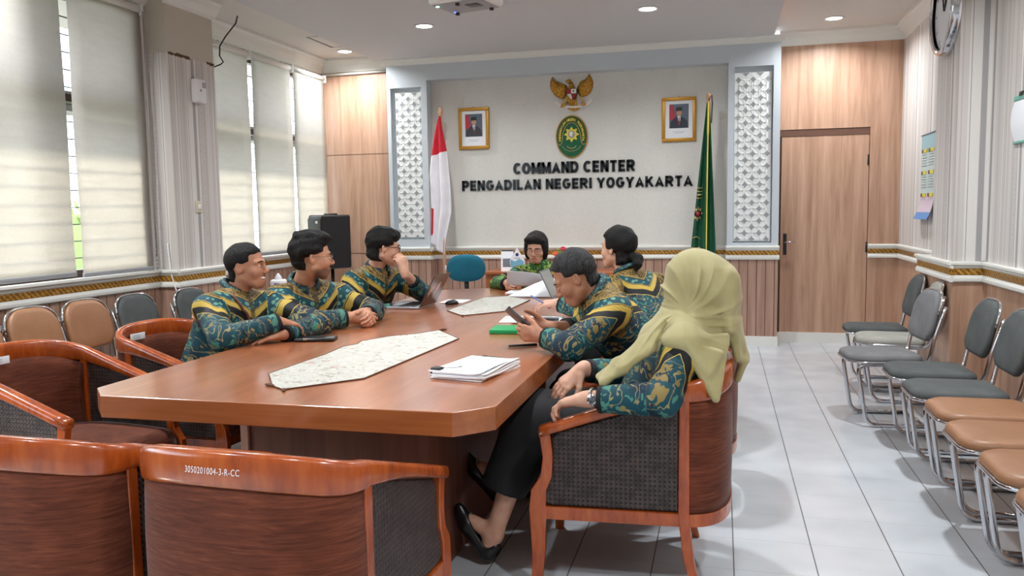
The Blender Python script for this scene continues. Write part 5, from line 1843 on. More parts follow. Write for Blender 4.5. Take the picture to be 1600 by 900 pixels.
class Person:
    def __init__(s, spec):
        s.p = spec
        J = s.J = {k: V3(v) for k, v in spec['J'].items()}
        s.B = frame_from(np.cross(J['Ls']-J['Rs'], V3(0, 0, 1)))     # torso: left, fwd, up
        s.sp = unit(J['neck']-J['pel'])
        s.H = frame_from(spec['face'], spec.get('head_up', (0, 0, 1)))
        s.hs = spec.get('head_scale', 1.0)
    def hp(s, x, y, z):
        """head-local point to world: x to the person's left, y forward, z up"""
        return s.J['head']+(x*s.H[0]+y*s.H[1]+z*s.H[2])*s.hs
    def hand_geo(s, side):
        J = s.J; h = s.p['hands'][side]
        f = unit(h['f']); n = V3(h['n']); n = unit(n-(n@f)*f)
        t = np.cross(f, n) if side == 'R' else np.cross(n, f)
        return J[side+'w'], f, n, t, h
    def add_hand(s, F, side):
        w, f, n, t, h = s.hand_geo(side)
        sc = s.p.get('hand_scale', 1.0)
        off = {'i': .028, 'm': .0095, 'r': -.0095, 'p': -.026}
        kl = {'i': .088, 'm': .092, 'r': .087, 'p': .078}
        ln = {'i': .070, 'm': .078, 'r': .072, 'p': .056}
        rd = {'i': .0088, 'm': .009, 'r': .0086, 'p': .0076}
        curl = h.get('curl', .35)
        F.cone(w-f*.02, w+f*.02*sc, .026, .024, .012)
        for q in 'imrp':
            k0 = w+(f*kl[q]+t*off[q])*sc
            F.cone(w+(f*.02+t*off[q]*.55)*sc, k0, .0135*sc, .0112*sc, .014)
        F.cone(w+(f*.03+t*.004-n*.002)*sc, w+(f*.07+t*.006-n*.001)*sc, .016*sc, .015*sc, .012)
        for q in 'imrp':
            k0 = w+(f*kl[q]+t*off[q])*sc
            cq = h.get('curls', {}).get(q, curl)
            d = unit(f+t*off[q]*(2.2 if cq < .6 else .6)*h.get('spread', 1.0))
            axn = unit(np.cross(d, n))
            p0 = k0
            a = 0
            for i, fr in enumerate((.46, .30, .24)):
                a += cq*(.9 if i == 0 else 1.15)
                dd = rot_about(d, axn, a)
                p1 = p0+dd*ln[q]*fr*sc
                F.cone(p0, p1, rd[q]*sc*(1-.07*i), rd[q]*sc*(1-.07*(i+1)), .004)
                p0 = p1
        th = h.get('thumb', .35)
        b0 = w+(f*.022+t*.022)*sc
        d1 = unit(t*.62+f*.72+n*th)
        d2 = unit(t*.22+f*.9+n*(th*1.4))
        b1 = b0+d1*.044*sc; b2 = b1+unit(d1*.4+d2*.6)*.032*sc; b3 = b2+d2*.024*sc
        F.cone(b0, b1, .0155*sc, .0115*sc, .012); F.cone(b1, b2, .0112*sc, .010*sc, .004); F.cone(b2, b3, .010*sc, .0085*sc, .004)
    def add_head(s, F):
        H, c, k = s.H, s.J['head'], s.hs
        hp = s.hp
        fw = s.p.get('face_w', 1.0)
        F.ell(hp(0, -.014, .038), H, (.075*k, .095*k, .083*k), .02)
        F.ell(hp(0, .022, -.020), H, (.064*k*fw, .068*k, .088*k), .02)
        F.cone(hp(-.018*fw, .056, -.093), hp(.018*fw, .056, -.093), .0175*k, .0175*k, .02)
        for x in (-1, 1):
            F.cone(hp(x*.050*fw, -.004, -.054), hp(x*.020*fw, .054, -.094), .0185*k, .0165*k, .022)
            F.ell(hp(x*.040*fw, .056, -.028), H, (.023*k, .025*k, .026*k), .02)
            F.cone(hp(x*.014, .085, .020), hp(x*.044, .070, .019), .0105*k, .0095*k, .014)
        F.ell(hp(0, .068, -.068), H, (.034*k, .024*k, .026*k), .018)          # muzzle
        for x in (-1, 1):
            F.ell(hp(x*.0315, .091, .001), H, (.0185*k, .013*k, .0115*k), .010, 'sub')
            F.ell(hp(x*.0315, .0735, .000), H, (.0165*k, .0135*k, .0125*k), .003)
        F.cone(hp(0, .083, .014), hp(0, .104, -.026), .0085*k, .0115*k, .010)
        F.ell(hp(0, .1055, -.029), H, (.012*k, .011*k, .010*k), .006)
        for x in (-1, 1): F.ell(hp(x*.0125, .096, -.033), H, (.0085*k, .010*k, .008*k), .006)
        mo = s.p.get('mouth', 'closed')
        if mo == 'closed':
            for x in (-1, 1):
                F.cone(hp(0, .0885, -.0605), hp(x*.022, .080, -.0635), .0052*k, .0040*k, .005)
                F.cone(hp(0, .0875, -.0715), hp(x*.020, .080, -.0665), .0064*k, .0044*k, .005)
        elif mo == 'smile':
            F.ell(hp(0, .088, -.064), H, (.031*k, .024*k, .0110*k), .004, 'sub')
            for x in (-1, 1):
                F.cone(hp(0, .0885, -.0540), hp(x*.034, .067, -.0500), .0042*k, .0040*k, .004)
                F.cone(hp(0, .0860, -.0785), hp(x*.034, .067, -.0530), .0050*k, .0040*k, .004)
                F.cone(hp(x*.034, .066, -.022), hp(x*.044, .056, -.030), .014*k, .011*k, .02)
        else:   # open, talking
            F.ell(hp(0, .092, -.067), H, (.017*k, .018*k, .0065*k), .004, 'sub')
            for x in (-1, 1):
                F.cone(hp(0, .0890, -.0595), hp(x*.021, .079, -.0655), .0046*k, .0040*k, .004)
                F.cone(hp(0, .0880, -.0755), hp(x*.021, .079, -.0665), .0052*k, .0040*k, .004)
        for x in (-1, 1):   # ears
            E_ = frame_from(rot_about(H[1], H[2], -x*.35), H[2])
            F.ell(hp(x*.077, -.010, -.004), E_, (.0085*k, .0185*k, .031*k), .008)
            F.ell(hp(x*.083, -.005, .003), E_, (.006*k, .0105*k, .017*k), .004, 'sub')
    def build(s):
        p, J, B, H = s.p, s.J, s.B, s.H
        gw = p.get('girth', 1.0)
        nm = p.get('name', 'person')
        # ---- grid
        allp = np.array(list(J.values()))
        lo = allp.min(0)-.26; hi = allp.max(0)+.26
        boxes = [(J['head']-.135*s.hs, J['head']+.135*s.hs)]
        for sd in 'RL':
            if sd in p['hands']:
                w, f, n, t, h = s.hand_geo(sd)
                c = w+f*.07
                boxes.append((c-.10, c+.10))
        F = Field(lo, hi, .0105, .0034, boxes)
        # ---- body
        nb = J['neck']
        F.cone(nb-s.sp*.03, s.hp(0, -.020, -.055), .056*gw, .052, .03)
        chest = (J['Rs']+J['Ls'])/2
        F.cone(J['pel'], chest-s.sp*.06, .115*gw, .12*gw, .05)
        for sd in 'RL':
            F.cone(nb-s.sp*.03, J[sd+'s'], .045, .05, .04)
            F.cone(J[sd+'s'], J[sd+'e'], .046*gw, .038*gw, .02)
            F.cone(J[sd+'e'], J[sd+'w'], .039*gw, .0265, .015)
            F.cone(J['pel'], J[sd+'h'], .11, .085*gw, .03)
            F.cone(J[sd+'h'], J[sd+'k'], .080*gw, .055, .03)
            F.cone(J[sd+'k'], J[sd+'a'], .052, .034, .02)
            t_ = unit(J[sd+'t']); n_ = unit(J[sd+'k']-J[sd+'a']); n_ = unit(n_-(n_@t_)*t_)
            F.cone(J[sd+'a'], J[sd+'a']+t_*.085-n_*.050, .034, .026, .02); F.cone(J[sd+'a'], J[sd+'a']-t_*.03-n_*.05, .034, .028, .02)
        s.add_head(F)
        for sd in 'RL':
            if sd in p['hands']: s.add_hand(F, sd)
        V, Q = F.mesh(); V = relax(V, Q, 1, .35)
        # colour masks that belong to the skin: lips, stubble
        q = (V-J['head'])@H.T/s.hs
        mo = p.get('mouth', 'closed')
        lz = {'closed': -.066, 'smile': -.064, 'open': -.068}[mo]
        lw, lh = {'closed': (.023, .0100), 'smile': (.030, .0150), 'open': (.0225, .0135)}[mo]
        e = ((q[:, 0])/lw)**2+((q[:, 2]-lz)/lh)**2
        tint = .75*np.clip((1.1-e)*4, 0, 1)*(q[:, 1] > .068)
        stb = np.zeros(len(V))
        if p.get('beard'):
            b = p['beard']
            reg = np.clip((-.048-q[:, 2])/.018, 0, 1)*np.clip((q[:, 1]+.005)/.02, 0, 1)*(q[:, 2] > -.13)
            mus = np.clip(1-((q[:, 2]+.050)/.008)**2, 0, 1)*(np.abs(q[:, 0]) < .03)*(q[:, 1] > .075)
            stb = np.maximum(reg, mus)*b*(1-tint)
        if p.get('moustache'):
            stb = np.maximum(stb, p['moustache']*np.clip(1.2-((q[:, 2]+.049)/.009)**2, 0, 1)*(np.abs(q[:, 0]) < .03)*(q[:, 1] > .075))
        # body origin at the pelvis
        org = J['pel']
        body = np_mesh(nm, V, Q, p['skin'], None, org, dict(tint=tint, stubble=stb))
        tag(body, p['label'], 'person', p.get('group'))
        s.body = body; s.org = org
        def child(name, V, Q, mat, attrs=None):
            return np_mesh(name, V-org, Q, mat, body, None, attrs)
        def child_mb(name, mb, mat):
            mb.v = [Vector(np.array(v)-org) for v in mb.v]
            return mb.build(name, mat, body)
        s.child, s.child_mb = child, child_mb
        # ---- eyes, brows, teeth
        if p.get('eyes', True):
            for x in (-1, 1):
                b = MB(); c = s.hp(x*.0315, .0802, 0)
                R = Matrix([list(r) for r in H]).transposed()
                def eb(rx, ry, rz, oy, mi, n=12):
                    vs = []; fs = []
                    for i in range(n+1):
                        a = PI*i/n
                        for j in range(n):
                            t = 2*PI*j/n
                            vs.append(Vector(c)+R @ Vector((rx*math.sin(a)*math.cos(t), oy+ry*math.cos(a), rz*math.sin(a)*math.sin(t)))*s.hs)
                    for i in range(n):
                        for j in range(n):
                            l = (j+1) % n; fs.append((i*n+j, i*n+l, (i+1)*n+l, (i+1)*n+j))
                    b.add(vs, fs, mi, True)
                op = p.get('eye_open', .0058)
                eb(.0130, .0105, op, 0, 0); eb(.0055, .0035, op*.98, .0082, 1)
                child_mb('eye', b, [EYE_W, EYE_I])
                pts = [s.hp(x*.014, .0950, .0225), s.hp(x*.026, .0940, .0250), s.hp(x*.040, .0850, .0225), s.hp(x*.050, .0735, .0165)]
                child_mb('eyebrow', MB().tube(pts, [.0026, .0032, .0028, .0015], 6), p.get('hair_mat', HR))
        if mo == 'smile':
            pts = [s.hp(-.027, .069, -.0565), s.hp(-.014, .0795, -.0610), s.hp(0, .0825, -.062), s.hp(.014, .0795, -.0610), s.hp(.027, .069, -.0565)]
            child_mb('teeth', MB().tube(pts, [.0042, .0072, .0078, .0072, .0042], 8), TEETH)
        elif mo == 'open':
            pts = [s.hp(-.012, .079, -.0640), s.hp(0, .0825, -.0640), s.hp(.012, .079, -.0640)]
            child_mb('teeth', MB().tube(pts, [.003, .0036, .003], 8), TEETH)
        if p.get('hair'): s.hair()
        if p.get('shirt'): s.shirt()
        s.legs()
        if p.get('glasses'): s.glasses()
        return body
    # ---- hair: thick shell over the skull, cut back from face, ears and nape
    def hair(s):
        p, H, hp, k = s.p, s.H, s.hp, s.hs
        h = p['hair']
        lo = s.J['head']-.20; hi = s.J['head']+.20
        F = Field(lo, hi, .0036, .0036)
        rng = np.random.RandomState(h.get('seed', 1))
        ph = rng.uniform(0, 6, 6)
        amp = h.get('amp', .003)
        def loc(P): return (P-s.J['head'])@H.T/k
        def disp(P):
            q = loc(P)
            return amp*(np.sin(q[..., 0]*70+ph[0]+2*np.sin(q[..., 1]*30+ph[1]))+np.sin(q[..., 1]*85+ph[2]+2*np.sin(q[..., 2]*28+ph[3]))+.6*np.sin(q[..., 2]*120+q[..., 0]*90+ph[4]))*.6
        tm = h.get('thick', .012)
        fy, fz = h.get('front', (.045, .068)); sy_, sz_ = h.get('side', (-.045, .002)); nz = h.get('nape', -.075)
        sb, tz = h.get('side_front', .035), h.get('temple', .052)
        arch = h.get('arch', 6.0)
        cap = h.get('cap', 0.0)          # extra volume on top
        def fn(P):
            q = loc(P)
            x, y, z = q[..., 0], q[..., 1], q[..., 2]
            fzz = fz-arch*x*x                                         # hairline arches over the brow
            r1 = np.maximum(fy-y, z-fzz)
            r2 = np.maximum(sb-y, z-tz+.004*np.sin(z*200+y*90))
            r3 = np.maximum(sy_-y, z-sz_-.35*(y+.01))
            r4 = z-nz
            bd = np.minimum(np.minimum(r1, r2), np.minimum(r3, r4))*np.ones_like(x)
            t = np.clip(bd/h.get('fade', .022), 0, 1)**.7
            th = tm*t*(1+cap*np.clip(z/.08, 0, 1))-.012*np.clip(-bd/.006, 0, 1)+h.get('edge', .0015)
            rad = np.array([.0755, .0960, .0840])
            qq = q-np.array([0, -.014, .037])
            k0 = np.linalg.norm(qq/rad, axis=-1); k1 = np.linalg.norm(qq/rad**2, axis=-1)
            d = k0*(k0-1)/np.maximum(k1, 1e-6)
            # back of the neck below the skull
            nk = np.sqrt((x/.95)**2+(y+.030)**2)-.060
            nk = np.maximum(nk, z+.02)
            d = np.minimum(d, np.where(z < -.01, nk, 9))
            d = np.maximum((d-th)*k+disp(P)*np.clip(t, .15, 1), (nz-.012-z)*k)
            return np.maximum(d, (-.095+.0*z-z)*k)
        F.op(fn, lo, hi, .003, 'add', 0)
        for (c, r) in h.get('lumps', ()): F.ell(hp(*c), H, tuple(q*k for q in r), .022, disp=disp)
        V, Q = F.mesh(); V = relax(V, Q, 1, .4)
        s.child('hair', V, Q, p.get('hair_mat', HR))
        if h.get('tail'):
            F = Field(lo-.06, hi+.06, .0045, .0045)
            for (a, b, ra, rb) in h['tail']: F.cone(hp(*a), hp(*b), ra*k, rb*k, .014, disp=disp)
            V, Q = F.mesh(); s.child('ponytail', V, Q, p.get('hair_mat', HR))
    def shirt(s):
        p, J, B, sp = s.p, s.J, s.B, s.sp
        gw = p.get('girth', 1.0)
        keys = ['pel', 'neck', 'Rs', 'Ls', 'Re', 'Le', 'Rw', 'Lw']
        allp = np.array([J[k] for k in keys])
        F = Field(allp.min(0)-.24, allp.max(0)+.2, .0066, .0066)
        rng = np.random.RandomState(p.get('seed', 3)); ph = rng.uniform(0, 6, 8)
        def wr(a):
            def d(P):
                x, y, z = P[..., 0], P[..., 1], P[..., 2]
                u = np.sin(38*x+22*z+ph[0]+1.7*np.sin(17*y+9*z+ph[1]))
                v = np.sin(31*y-26*z+ph[2]+1.6*np.sin(15*x+12*z+ph[3]))
                w = np.sin(55*z+18*x-14*y+ph[4]+1.2*np.sin(24*x+ph[5]))
                return -a*(np.abs(u)+np.abs(v)+.6*w-1.2)*.8
            return d
        T = np.stack([B[0], unit(np.cross(sp, B[0])*-1), sp])   # left, fwd, along the spine
        T[1] = unit(np.cross(T[0], T[2]))
        chest = (J['Rs']+J['Ls'])/2
        up = sp
        Lt = np.linalg.norm(J['neck']-J['pel'])
        F.ell(chest-up*.09, T, (.185*gw, .125*gw, .19), .05, disp=wr(.004))
        F.ell(J['pel']+up*Lt*.42, T, (.168*gw, .132*gw, .20), .06, disp=wr(.005))
        F.ell(J['pel']+up*.05, T, (.185*gw, .145*gw, .15), .05, disp=wr(.005))
        cl = p.get('cuff', {'R': .0, 'L': .0})
        for sd in 'RL':
            a, b, c = J[sd+'s'], J[sd+'e'], J[sd+'w']
            F.ell(a, T, (.074*gw, .072*gw, .070*gw), .04)
            F.cone(J['neck']-up*.022, a+up*.012, .062, .060*gw, .05)
            F.cone(a, b, .068*gw, .058*gw, .03, disp=wr(.005))
            d = unit(c-b)
            cu = c-d*cl.get(sd, 0.0)
            F.cone(b, cu+d*.01, .057*gw, .046, .025, disp=wr(.004), cut=[(cu, d)])
        # neck opening
        F.cone(J['neck']-up*.01, s.hp(0, -.015, -.05), .050*gw, .052, .012, 'sub')
        V, Q = F.mesh(); V = relax(V, Q, 2, .4)
        # cloth coordinates that travel with the garment
        n = V-J['neck']
        lat = n@T[0]; down = -(n@T[2]); fwd = n@T[1]
        d0 = np.full(len(V), 1e9); q = down*1.3+.78*np.abs(lat)-.005+.62*np.clip(fwd, 0, .15); rest = np.stack([lat+np.where(fwd > 0, 0, 2.0), down, fwd*.3], 1)
        seg = np.zeros(len(V), int); cuff = np.full(len(V), 1.0)
        # torso distance
        tt = np.clip(((V-J['pel'])@sp)/Lt, 0, .86)
        dt = np.linalg.norm((V-J['pel']-tt[:, None]*sp*Lt)*1.0, axis=1)-.15*gw
        best = dt
        for sd in 'RL':
            sgn = -1 if sd == 'R' else 1
            a, b, c = J[sd+'s'], J[sd+'e'], J[sd+'w']
            L1 = np.linalg.norm(b-a); L2 = np.linalg.norm(c-b)
            out = unit(B[0]*sgn+unit(T[1])*.25)
            for (p0, p1, base, L, r) in ((a, b, 0.0, L1, .062), (b, c, L1, L2, .05)):
                dd = unit(p1-p0)
                t = np.clip((V-p0)@dd, 0 if base else -.03, L)
                off = V-p0-t[:, None]*dd
                dist = np.linalg.norm(off, axis=1)-r*gw
                o2 = unit(out-(out@dd)*dd); o3 = np.cross(dd, o2)
                phi = np.arctan2(off@o3, off@o2)
                m = (dist < best-.004) & (np.abs(lat) > .10) if base == 0 else (dist < best-.002)
                best = np.where(m, dist, best)
                tot = base+t
                qa = .190+tot*1.0-.10*np.minimum(np.abs(phi), 1.5)/1.2
                q = np.where(m, qa, q)
                rest[m] = np.stack([off@o3+sgn*4.0, tot+.6*np.linalg.norm(off, axis=1)*(t >= L-1e-6)*(base > 0), off@o2], 1)[m]
                cl_ = cl.get(sd, 0.0)
                cuff = np.where(m & (base > 0), L1+L2-cl_-tot, np.where(m, 1.0, cuff))
        s.child('batik_shirt', V, Q, p['shirt'], dict(q=q, rest=rest, cuff=cuff))
        def on_shirt(pt, off=.004):
            v = V[np.argmin(((V-V3(pt))**2).sum(1))]
            ax = J['pel']+sp*np.clip((v-J['pel'])@sp, 0, Lt*.9)
            return v+unit(v-ax)*off
        s.on_shirt = on_shirt
        if p.get('strap'):
            a_, b_ = V3(p['strap'][0]), V3(p['strap'][1])
            s.child_mb('bag_strap', MB().tube([on_shirt(a_+(b_-a_)*i/10, .003) for i in range(11)], .0075, 8), STRAP)
        if p.get('badge') is not None:
            c_ = on_shirt(p['badge'], .002); d_ = unit(V3(p['badge'])-J['pel']-sp*((V3(p['badge'])-J['pel'])@sp))
            s.child_mb('gold_pin', MB().tube([c_, c_+d_*.006], [.013, .009], 10), M['gold'])
        # collar
        if p.get('collar', True):
            b = MB(); nn = 26
            ctr = J['neck']+up*.020
            ax2 = unit(s.hp(0, -.02, -.05)-J['neck'])
            U = ax2; Fw = unit(T[1]-(T[1]@U)*U); Lf = np.cross(U, Fw)
            rings = []
            for i in range(nn+1):
                a = .30+(2*PI-.60)*i/nn
                ca, sa = math.cos(a), math.sin(a)
                dirv = Fw*ca+Lf*sa
                frontness = max(0, ca)
                rr = .064*gw
                hgt = .036+.004*ca
                pt = .022*frontness**3
                rings.append([ctr+dirv*(rr-.004)-U*.01, ctr+dirv*(rr-.002)+U*hgt*.6, ctr+dirv*rr+U*hgt, ctr+dirv*(rr+.010)+U*(hgt-.004), ctr+dirv*(rr+.020+pt)+U*(hgt*.25-pt*.9)])
            k = 5; vs = [q_ for r in rings for q_ in r]; fs = []
            for i in range(nn):
                for j in range(k-1): fs.append((i*k+j, (i+1)*k+j, (i+1)*k+j+1, i*k+j+1))
            b.add(vs, fs, 0, True)
            o = s.child_mb('collar', b, p.get('collar_mat', COLLAR)); solid(o, .003)
    def legs(s):
        p, J = s.p, s.J
        keys = ['pel']+[a+b for a in 'RL' for b in 'hka']
        allp = np.array([J[k] for k in keys])
        if p.get('skirt'):
            F = Field(allp.min(0)-.2, allp.max(0)+.2, .009, .009)
            kn = (J['Rk']+J['Lk'])/2; an = (J['Ra']+J['La'])/2
            p['skirt'](s, F)
        else:
            F = Field(allp.min(0)-.2, allp.max(0)+.2, .010, .010)
            for sd in 'RL':
                F.cone(J['pel'], J[sd+'h'], .135, .105, .04)
                F.cone(J[sd+'h'], J[sd+'k'], .098, .074, .03)
                d = unit(J[sd+'a']-J[sd+'k'])
                F.cone(J[sd+'k'], J[sd+'a']+d*.02, .072, .058, .03, cut=[(J[sd+'a']+d*.005, d)])
        V, Q = F.mesh(); V = relax(V, Q, 2, .4)
        s.child(p.get('leg_name', 'trousers'), V, Q, TROUSER)
        for sd in 'RL':
            a = J[sd+'a']; t = unit(J[sd+'t'])
            if p.get('heels'): p['heels'](s, sd); continue
            F = Field(np.minimum(a, a+t*.2)-.12, np.maximum(a, a+t*.2)+.12, .006, .006)
            g = V3(a[0], a[1], .035)
            F.cone(g-t*.055, g+t*.16, .040, .036, .03, cut=[(V3(0, 0, .004), V3(0, 0, -1))])
            F.cone(g-t*.04, a+V3(0, 0, .0), .040, .042, .03, cut=[(V3(0, 0, .004), V3(0, 0, -1))])
            V, Q = F.mesh(); s.child('shoe', V, Q, SHOE)
    def glasses(s):
        g = s.p['glasses']; hp = s.hp
        m = g['mat']; r = g.get('r', .0012)
        fr = MB()
        for x in (-1, 1):
            ring = []
            for i in range(24):
                a = 2*PI*i/24
                ring.append(hp(x*.0335+g['w']*abs(math.cos(a))**g.get('sq', 1)*(1 if math.cos(a) > 0 else -1), .1035-.010*abs(math.cos(a) if (math.cos(a)*x) > 0 else 0), -.002+g['h']*abs(math.sin(a))**g.get('sq', 1)*(1 if math.sin(a) > 0 else -1)))
            fr.tube(ring, r, 6, closed=True)
            fr.tube([hp(x*(.0335+g['w']), .094, .004), hp(x*.076, .06, .006), hp(x*.084, -.012, .006), hp(x*.083, -.03, -.012)], r*1.1, 6)
        fr.tube([hp(-.0335+g['w'], .104, .001), hp(0, .109, .004), hp(.0335-g['w'], .104, .001)], r, 6)
        s.child_mb('glasses', fr, m)
COLLAR = None
STRAP = plain('brown_strap', (104, 60, 46), .5)
def collar_mat():
    g = G('batik_collar_cloth')
    n = g.noise(g.pos(), 60, 2, .5, 1.0)
    return g.set(base=g.ramp(n, [(0.42, (8, 40, 54)), (0.52, (10, 74, 86)), (0.6, (92, 130, 100))], 'CONSTANT'), rough=.6)
COLLAR = collar_mat()
def collar_g():
    g = G('green_batik_collar_cloth')
    n = g.noise(g.pos(), 60, 2, .5, 1.0)
    return g.set(base=g.ramp(n, [(0.40, (16, 60, 34)), (0.48, (30, 110, 54)), (0.58, (120, 176, 80))], 'CONSTANT'), rough=.6)
COLLAR_G = collar_g()

def legs_for(pel, facing, kz=.50, spread=.17, thigh=.42, ank=(.02, .10), hipw=.09):
    f = unit(V3(facing[0], facing[1], 0)); l = np.cross(V3(0, 0, 1), f)
    d = {}
    for sd, sg in (('R', -1), ('L', 1)):
        h = V3(pel)+l*sg*hipw+V3(0, 0, -.01)
        k = h+f*thigh+l*sg*(spread/2-hipw+.02); k[2] = kz
        a = k+f*ank[0]; a[2] = ank[1]
        d[sd+'h'] = h; d[sd+'k'] = k; d[sd+'a'] = a; d[sd+'t'] = f
    return d

METAL_FR = plain('thin_metal_frame', (120, 116, 112), .25, metal=.9)
BLACK_FR = plain('black_glasses_frame', (16, 16, 18), .3)
GRP = 'people seated round the conference table'

# ------------------------------------------------------------------ the seven people
def mk(J, pel, facing, **kw):
    J = dict(J); J['pel'] = pel
    J.update(legs_for(pel, facing, **kw.pop('legs', {})))
    sp = dict(J=J, **kw)
    pr = Person(sp); pr.build(); return pr

SHORT = dict(thick=.0065, front=(.040, .072), side=(-.050, .012), nape=-.075, temple=.060, side_front=.040, amp=.0012)
# laughing man, arms crossed on the table
mk(dict(head=(-2.283, 3.588, 1.094), neck=(-2.361, 3.575, .955), Rs=(-2.38, 3.405, .895), Ls=(-2.265, 3.755, .875),
        Re=(-2.19, 3.215, .795), Rw=(-2.02, 3.425, .842), Le=(-1.95, 3.70, .80), Lw=(-2.00, 3.425, .786)),
   (-2.46, 3.53, .54), (1, -.05), face=(.985, .14, .06), head_scale=.96, skin=SK1, mouth='smile', hair=dict(SHORT, seed=2), moustache=.35,
   hands=dict(R=dict(f=(.55, .80, -.25), n=(-.1, -.2, -1), curl=.45, thumb=.3), L=dict(f=(-.62, -.72, -.12), n=(0, 0, -1), curl=.10, thumb=.15)),
   shirt=BATIK, seed=4, eye_open=.0036, strap=((-2.30, 3.47, .965), (-2.15, 3.47, .83)), badge=(-2.10, 3.52, .88),
   label='laughing man in batik shirt with arms crossed on the table, nearest on the left side', group=GRP)
# bearded man with glasses, hands clasped
mk(dict(head=(-2.139, 3.99, 1.118), neck=(-2.225, 4.03, .955), Rs=(-2.28, 3.87, .890), Ls=(-2.12, 4.24, .870),
        Re=(-2.06, 3.70, .800), Rw=(-1.885, 3.915, .806), Le=(-1.90, 4.22, .800), Lw=(-1.845, 4.02, .806)),
   (-2.44, 4.18, .54), (1, 0), face=(.80, .58, -.04), skin=SK2, girth=1.1, face_w=1.12, beard=.75, head_scale=1.03,
   hair=dict(thick=.016, front=(.058, .072), side=(-.048, .012), nape=-.055, temple=.056, side_front=.048, amp=.004, seed=8,
             lumps=(((0, .035, .105), (.072, .062, .030)), ((0, -.03, .11), (.07, .07, .03)))),
   glasses=dict(mat=METAL_FR, w=.022, h=.020, r=.0012),
   hands=dict(R=dict(f=(.86, .42, -.10), n=(-.30, .80, -.35), curl=.55, thumb=.5), L=dict(f=(.55, -.70, -.10), n=(-.5, -.6, -.4), curl=.6, thumb=.5)),
   shirt=BATIK, seed=11, cuff=dict(R=.03, L=.03),
   label='bearded man in thin metal glasses with hands clasped on the table', group=GRP)
# man resting his chin on his hand behind the laptop
mk(dict(head=(-2.125, 4.929, 1.129), neck=(-2.20, 4.955, .972), Rs=(-2.275, 4.775, .905), Ls=(-2.11, 5.14, .895),
        Re=(-2.17, 4.58, .72), Rw=(-2.02, 4.77, .735), Le=(-1.925, 5.09, .815), Lw=(-1.965, 4.875, .968)),
   (-2.52, 5.02, .54), (1, 0), face=(.82, .54, -.14), skin=SK3,
   hair=dict(thick=.017, front=(.060, .052), side=(-.040, .000), nape=-.085, temple=.045, side_front=.050, amp=.004, seed=21,
             lumps=(((0, .045, .085), (.070, .052, .036)),)),
   glasses=dict(mat=BLACK_FR, w=.023, h=.017, r=.0022, sq=.7),
   hands=dict(R=dict(f=(.9, .3, -.1), n=(0, 0, -1), curl=.3), L=dict(f=(-.25, -.05, .95), n=(-.75, .45, .0), curl=.75, thumb=.4)),
   shirt=BATIK, seed=17, badge=(-1.98, 4.93, .87), cuff=dict(L=.10),
   label='young man in black glasses resting his chin on his hand behind the laptop', group=GRP)
# woman at the far end reading papers
mk(dict(head=(-1.428, 6.345, 1.05), neck=(-1.415, 6.40, .905), Rs=(-1.58, 6.36, .830), Ls=(-1.235, 6.40, .835),
        Re=(-1.70, 6.14, .78), Rw=(-1.565, 5.945, .805), Le=(-1.09, 6.17, .78), Lw=(-1.17, 5.97, .80)),
   (-1.37, 6.58, .54), (-.05, -1), face=(-.02, -1.0, -.22), skin=SK3, mouth='open', eye_open=.003, head_scale=.98,
   hair=dict(thick=.020, front=(.052, .060), side=(.020, -.300), nape=-.085, temple=.050, side_front=.058, amp=.0025, seed=31, grow=(1, .9, .8),
             lumps=(((.070, .0, -.02), (.030, .05, .07)), ((-.070, .0, -.02), (.030, .05, .07)), ((-.02, .055, .085), (.06, .04, .03)))),
   glasses=dict(mat=METAL_FR, w=.023, h=.018, r=.0011),
   hands=dict(R=dict(f=(.25, -.85, -.10), n=(.9, .2, -.25), curl=.75, thumb=.5), L=dict(f=(-.25, -.9, -.1), n=(-.9, .2, -.2), curl=.7, thumb=.5)),
   shirt=BATIK_G, collar_mat=COLLAR_G, seed=23, girth=.95, cuff=dict(R=.02, L=.02),
   label='woman with short black hair and glasses reading papers at the far table end', group=GRP)
# man looking at his phone
PM = mk(dict(head=(-.634, 3.605, 1.045), neck=(-.527, 3.640, .970), Ls=(-.44, 3.485, .905), Rs=(-.60, 3.83, .915),
        Le=(-.60, 3.27, .79), Lw=(-.735, 3.365, .815), Re=(-.62, 3.72, .80), Rw=(-.745, 3.505, .835)),
   (-.28, 3.78, .54), (-1, -.05), face=(-.86, -.10, -.52), skin=SK1, moustache=.3, hair_mat=HR_G, eye_open=.003,
   hair=dict(SHORT, thick=.011, amp=.003, seed=41, front=(.034, .080), nape=-.060),
   hands=dict(L=dict(f=(-.92, .12, .12), n=(-.10, 1, .10), curl=.62, thumb=.35), R=dict(f=(-.92, -.20, .10), n=(-.1, -1, .1), curl=.70, thumb=.35)),
   shirt=BATIK, seed=29, cuff=dict(L=.02, R=.12),
   label='man with greying hair bent over the phone in his hands, black smartwatch on wrist', group=GRP)
